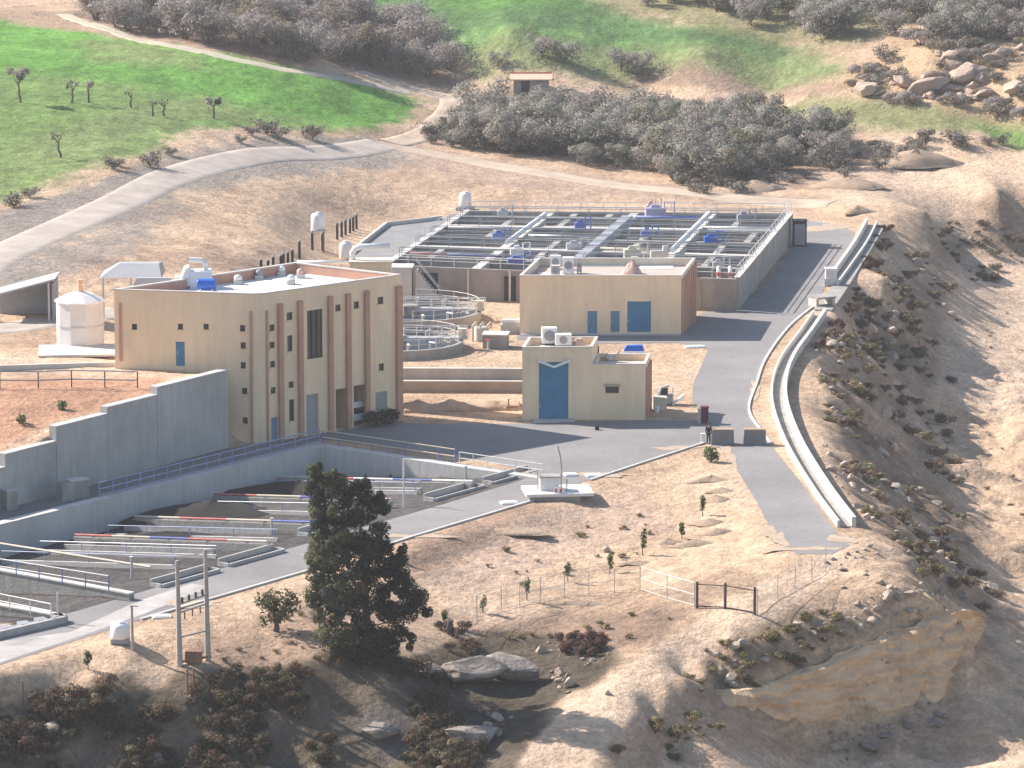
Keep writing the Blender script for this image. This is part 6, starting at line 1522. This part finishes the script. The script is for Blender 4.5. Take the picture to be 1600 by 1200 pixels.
MB().box(e, .8, .06, .42).build('board', M_WHITE, t)
for a in (-.22,.16): MB().box(e+Vector((a,-.034,.05)), .2, .006, .32).build('stripe', M_REDP, t)
MB().box(e+Vector((.62,.1,0)), .1, .1, 1.1).build('post', M_GREY, t)
for px,py,w,lb in ((891,743,1.0,'left flat white slab lying on the yard edge by the kerb'),(928,744,1.3,'right flat white slab lying on the yard edge by the kerb'),(795,787,1.3,'flat white slab on the strip road left of the valve chamber'),(1085,543,1.9,'flat white slab by the road bend near the blower building'),(252,965,1.3,'flat pale slab by the strip road at lower left')):
    p = G(px,py); q = MB(); q.box(p, w, .9, .14, .2); q.box(p+Vector((0,0,.14)), w*.8, .65, .05, .2); solo(q, 'flat_slab', M_WHITE, p, lb, 'slab')

# engine scrap by the pump house
p = P(1042,632,0); t = thing('pump_engine', p, 'old grey pump engine with a bent white panel beside the pump house', 'machine')
MB().box(p+Vector((-.2,0,.1)), 1.4, .9, .8, .2).build('engine_block', M_GREY, t)
MB().tube([p+Vector((-.7,-.1,.95)),p+Vector((-.5,-.1,1.5)),p+Vector((.2,-.1,1.7))], .14, 8).build('exhaust', M_STEEL, t)
MB().lathe(p+Vector((-.3,.1,.92)), [(.35,0),(.4,.1),(.4,.5),(.1,.65)], 14).build('tank', M_BLACK, t, True)
q = MB(); q.hexa([p+Vector((.5,-.6,0)),p+Vector((1.5,-.3,.8)),p+Vector((1.5,.5,.8)),p+Vector((.5,.4,0))],[p+Vector((.5,-.6,.1)),p+Vector((1.46,-.3,.92)),p+Vector((1.46,.5,.92)),p+Vector((.5,.4,.1))]); q.build('bent_panel', M_WHITE, t)
for a in (-.8,.5): MB().tube([p+Vector((a,-.5,0)),p+Vector((a,-.5,1.6))], .05, 6).build('frame_post', M_STEEL, t)
p = P(1031,640,0); solo(MB().box(p,1.1,.9,1.05,.1).box(p+Vector((0,0,1.05)),1.2,1.0,.08,.1), 'block_pier', M_CREAM, p, 'tan block pier between the pump house and the pump engine', 'block')
p = P(1025,640,0)+Vector((0,-1.2,0)); solo(MB().lathe(p,[(.22,0),(.28,.45),(.3,.45),(.3,.5)],14), 'white_pail', M_WHITE, p, 'small white pail on the ground at the pump house corner', 'bucket')
p = P(800,640,0); solo(MB().box(p,1.1,.5,.35,.2).box(p+Vector((-.3,0,.35)),.12,.12,.6), 'rusty_frame', M_RUST, p, 'rusty frame leaning by the left corner of the pump house', 'frame')

# wire fence and pipe gate across the sand
g0, g1, g2 = G(1089,950), G(1133,951), G(1179,960)
t = thing('pipe_gate', g0, 'dark three post pipe gate frame at the head of the dirt path', 'gate')
for p,h in ((g0,1.9),(g1,1.85),(g2,1.95)): MB().tube([p-Vector((0,0,.3)),p+Vector((0,0,h))], .1, 8).build('post', mat('brown_post',(.10,.075,.065),.2,1), t)
for f in (1.72,.15): MB().tube([g0+Vector((0,0,f)),g1+Vector((0,0,f-.06)),g2+Vector((0,0,f))], .045, 6).build('rail', mat('brown_post',(.10,.075,.065)), t)
def mesh_mat():
    m = bpy.data.materials.new('wire_mesh'); m.use_nodes = True; nt = m.node_tree; b = nt.nodes['Principled BSDF']
    b.inputs['Base Color'].default_value = (.62,.58,.53,1); b.inputs['Alpha'].default_value = .10; b.inputs['Roughness'].default_value = .6
    return m
M_MESH = mesh_mat()
def wire_fence(pxs, label, h=1.8):
    pts = [G(*p) for p in pxs]; t = thing('wire_fence', pts[0], label, 'fence', 'wire fences around the sand field')
    ps = []
    for p in pts: MB().tube([p-Vector((0,0,.2)),p+Vector((0,0,h))], .032, 6).build('post', M_POLE, t)
    for f in (.98,.5,.06): MB().tube([p+Vector((0,0,h*f)) for p in pts], .018, 5).build('wire', M_STEEL, t)
    q = MB()
    for a, b in zip(pts[:-1], pts[1:]): q.add([a+Vector((0,0,.05)),b+Vector((0,0,.05)),b+Vector((0,0,h*.95)),a+Vector((0,0,h*.95))], [(0,1,2,3)])
    o = q.build('mesh', M_MESH, t)
wire_fence([(1085,948),(1042,936),(1000,922),(960,926),(920,930),(882,934),(844,940),(812,947),(783,954),(745,968),(700,990)], 'long pale wire fence running left from the pipe gate across the sand')
wire_fence([(1183,960),(1215,936),(1242,922),(1268,908),(1290,894)], 'pale wire fence running right from the pipe gate to the road end')

# person standing by the left road block
def person(px, py):
    p = P(px,py,0); t = thing('person', p, 'person in dark clothes standing beside the left concrete road block', 'person')
    def skin(name, verts, edges, rad, m, parent, root):
        me = bpy.data.meshes.new(name); me.from_pydata([tuple(v) for v in verts], edges, []); me.materials.append(m)
        o = bpy.data.objects.new(name, me); COL.objects.link(o); o.parent = parent
        sk = o.modifiers.new('skin','SKIN'); sk.use_smooth_shade = True
        for i, r in enumerate(rad): me.skin_vertices[0].data[i].radius = r; me.skin_vertices[0].data[i].use_root = (i == root)
        su = o.modifiers.new('sub','SUBSURF'); su.levels = 1; su.render_levels = 1
        bpy.context.view_layer.update()
        m2 = bpy.data.meshes.new_from_object(o.evaluated_get(bpy.context.evaluated_depsgraph_get())); o.modifiers.clear(); o.data = m2; m2.name = name
        return o
    V=[]; E=[]; Rr=[]
    def v(x,y,z,r,par=None):
        V.append((x,y,z)); Rr.append(r if isinstance(r,tuple) else (r,r)); i=len(V)-1
        if par is not None: E.append((par,i))
        return i
    pel=v(0,0,.95,(.15,.11)); w_=v(0,0,1.1,(.14,.10),pel); ch=v(0,0,1.32,(.17,.11),w_); nk=v(0,-.01,1.47,.06,ch); hd=v(0,-.02,1.58,(.085,.10),nk); hd2=v(0,-.02,1.69,(.075,.09),hd)
    v(0,-.13,1.61,.018,hd)
    for s in (-1,1):
        sh=v(s*.19,0,1.40,.06,ch); el=v(s*.24,.02,1.12,.043,sh); wr=v(s*.24,-.06,.88,.03,el); pm=v(s*.24,-.08,.80,(.026,.036),wr)
        for k,(dy,l) in enumerate(((-.03,.085),(-.01,.095),(.01,.09),(.03,.07))):
            f=v(s*.24,-.085+dy,.75,.010,pm); v(s*.235,-.085+dy*1.1,.75-l*.6,.008,f)
        th_=v(s*.24-s*.03,-.12,.80,.011,wr); v(s*.24-s*.035,-.135,.755,.009,th_)
        hp=v(s*.09,0,.88,.088,pel); kn=v(s*.11,-.02,.50,.06,hp); an=v(s*.12,.01,.09,.042,kn); v(s*.13,-.13,.04,(.045,.035),an)
    body = skin('body', V, E, Rr, mat('skin',(.34,.21,.15),.05,3,.6), t, 0)
    V2=[(0,0,.86),(0,0,1.1),(0,0,1.33),(-.20,0,1.40),(.20,0,1.40),(-.245,.02,1.12),(.245,.02,1.12),(-.245,-.05,.92),(.245,-.05,.92)]
    skin('jacket', V2, [(0,1),(1,2),(2,3),(2,4),(3,5),(4,6),(5,7),(6,8)], [(.17,.13),(.17,.125),(.19,.13),(.08,.08),(.08,.08),(.062,.062),(.062,.062),(.05,.05),(.05,.05)], mat('dark_jacket',(.02,.022,.028),.2,2), t, 0)
    V3=[(0,0,.92),(-.09,0,.86),(.09,0,.86),(-.11,-.02,.5),(.11,-.02,.5),(-.12,.0,.10),(.12,.0,.10)]
    skin('trousers', V3, [(0,1),(0,2),(1,3),(2,4),(3,5),(4,6)], [(.155,.12),(.105,.105),(.105,.105),(.08,.08),(.08,.08),(.065,.065),(.065,.065)], mat('dark_trousers',(.025,.025,.03),.2,2), t, 0)
    q = MB(); q.lathe((0,.005,1.60), [(.105,0),(.112,.06),(.095,.13),(.03,.165)], 14); q.build('hair', M_BLACK, t, True, off=Vector((0,0,0)))
    t.rotation_euler = (0,0,.4)
person(1107,693)
# ------------------------------------------------------------------ light, air, camera
cam = bpy.data.cameras.new('camera'); co = bpy.data.objects.new('camera', cam); COL.objects.link(co)
co.location = (0, 0, CAMH); co.rotation_euler = (math.pi/2 - PITCH, 0, 0)
cam.sensor_width = 36; cam.lens = F / 1600 * 36; cam.clip_end = 6000; cam.clip_start = 1
SC.camera = co

TOSUN = Vector((-1.1, .56, .86)).normalized()
sl = bpy.data.lights.new('sun', 'SUN'); sl.energy = SUN_E; sl.angle = R(.5); sl.color = (1, .93, .865)
so = bpy.data.objects.new('sun', sl); COL.objects.link(so); so.location = (-80, 420, 120)
so.rotation_euler = TOSUN.to_track_quat('Z', 'Y').to_euler()
w = bpy.data.worlds.new('World'); SC.world = w; w.use_nodes = True
nt = w.node_tree; bg = nt.nodes['Background']
sk = nt.nodes.new('ShaderNodeTexSky'); sk.sky_type = 'NISHITA'; sk.sun_disc = False
sk.sun_elevation = math.asin(TOSUN.z); sk.sun_rotation = math.atan2(TOSUN.x, TOSUN.y)
sk.air_density = 1.0; sk.dust_density = 1.0; sk.ozone_density = 1.0
nt.links.new(sk.outputs[0], bg.inputs[0]); bg.inputs[1].default_value = SKY_E

def haze():
    mb = MB(); mb.prism([(-980,20),(980,20),(980,1900),(-980,1900)], -16, 75)
    # keep the camera inside: the box starts behind it
    mb = MB(); mb.prism([(-980,-30),(980,-30),(980,1900),(-980,1900)], -16, 75)
    m = bpy.data.materials.new('haze_air'); m.use_nodes = True; nt = m.node_tree
    for n in list(nt.nodes):
        if n.type == 'BSDF_PRINCIPLED': nt.nodes.remove(n)
    v = nt.nodes.new('ShaderNodeVolumePrincipled'); v.inputs['Color'].default_value = (.93,.93,.96,1); v.inputs['Density'].default_value = HAZE_D
    v.inputs['Anisotropy'].default_value = .2
    out = [n for n in nt.nodes if n.type == 'OUTPUT_MATERIAL'][0]; nt.links.new(v.outputs[0], out.inputs['Volume'])
    o = mb.build('haze', m); o['kind'] = 'stuff'
if HAZE_D > 0: haze()
SC.view_settings.view_transform = 'Standard'; SC.view_settings.look = 'None'; SC.view_settings.gamma = 1; SC.view_settings.exposure = EXPO
SC.cycles.volume_bounces = 0
SC.cycles.max_bounces = 6
SC.cycles.diffuse_bounces = 3
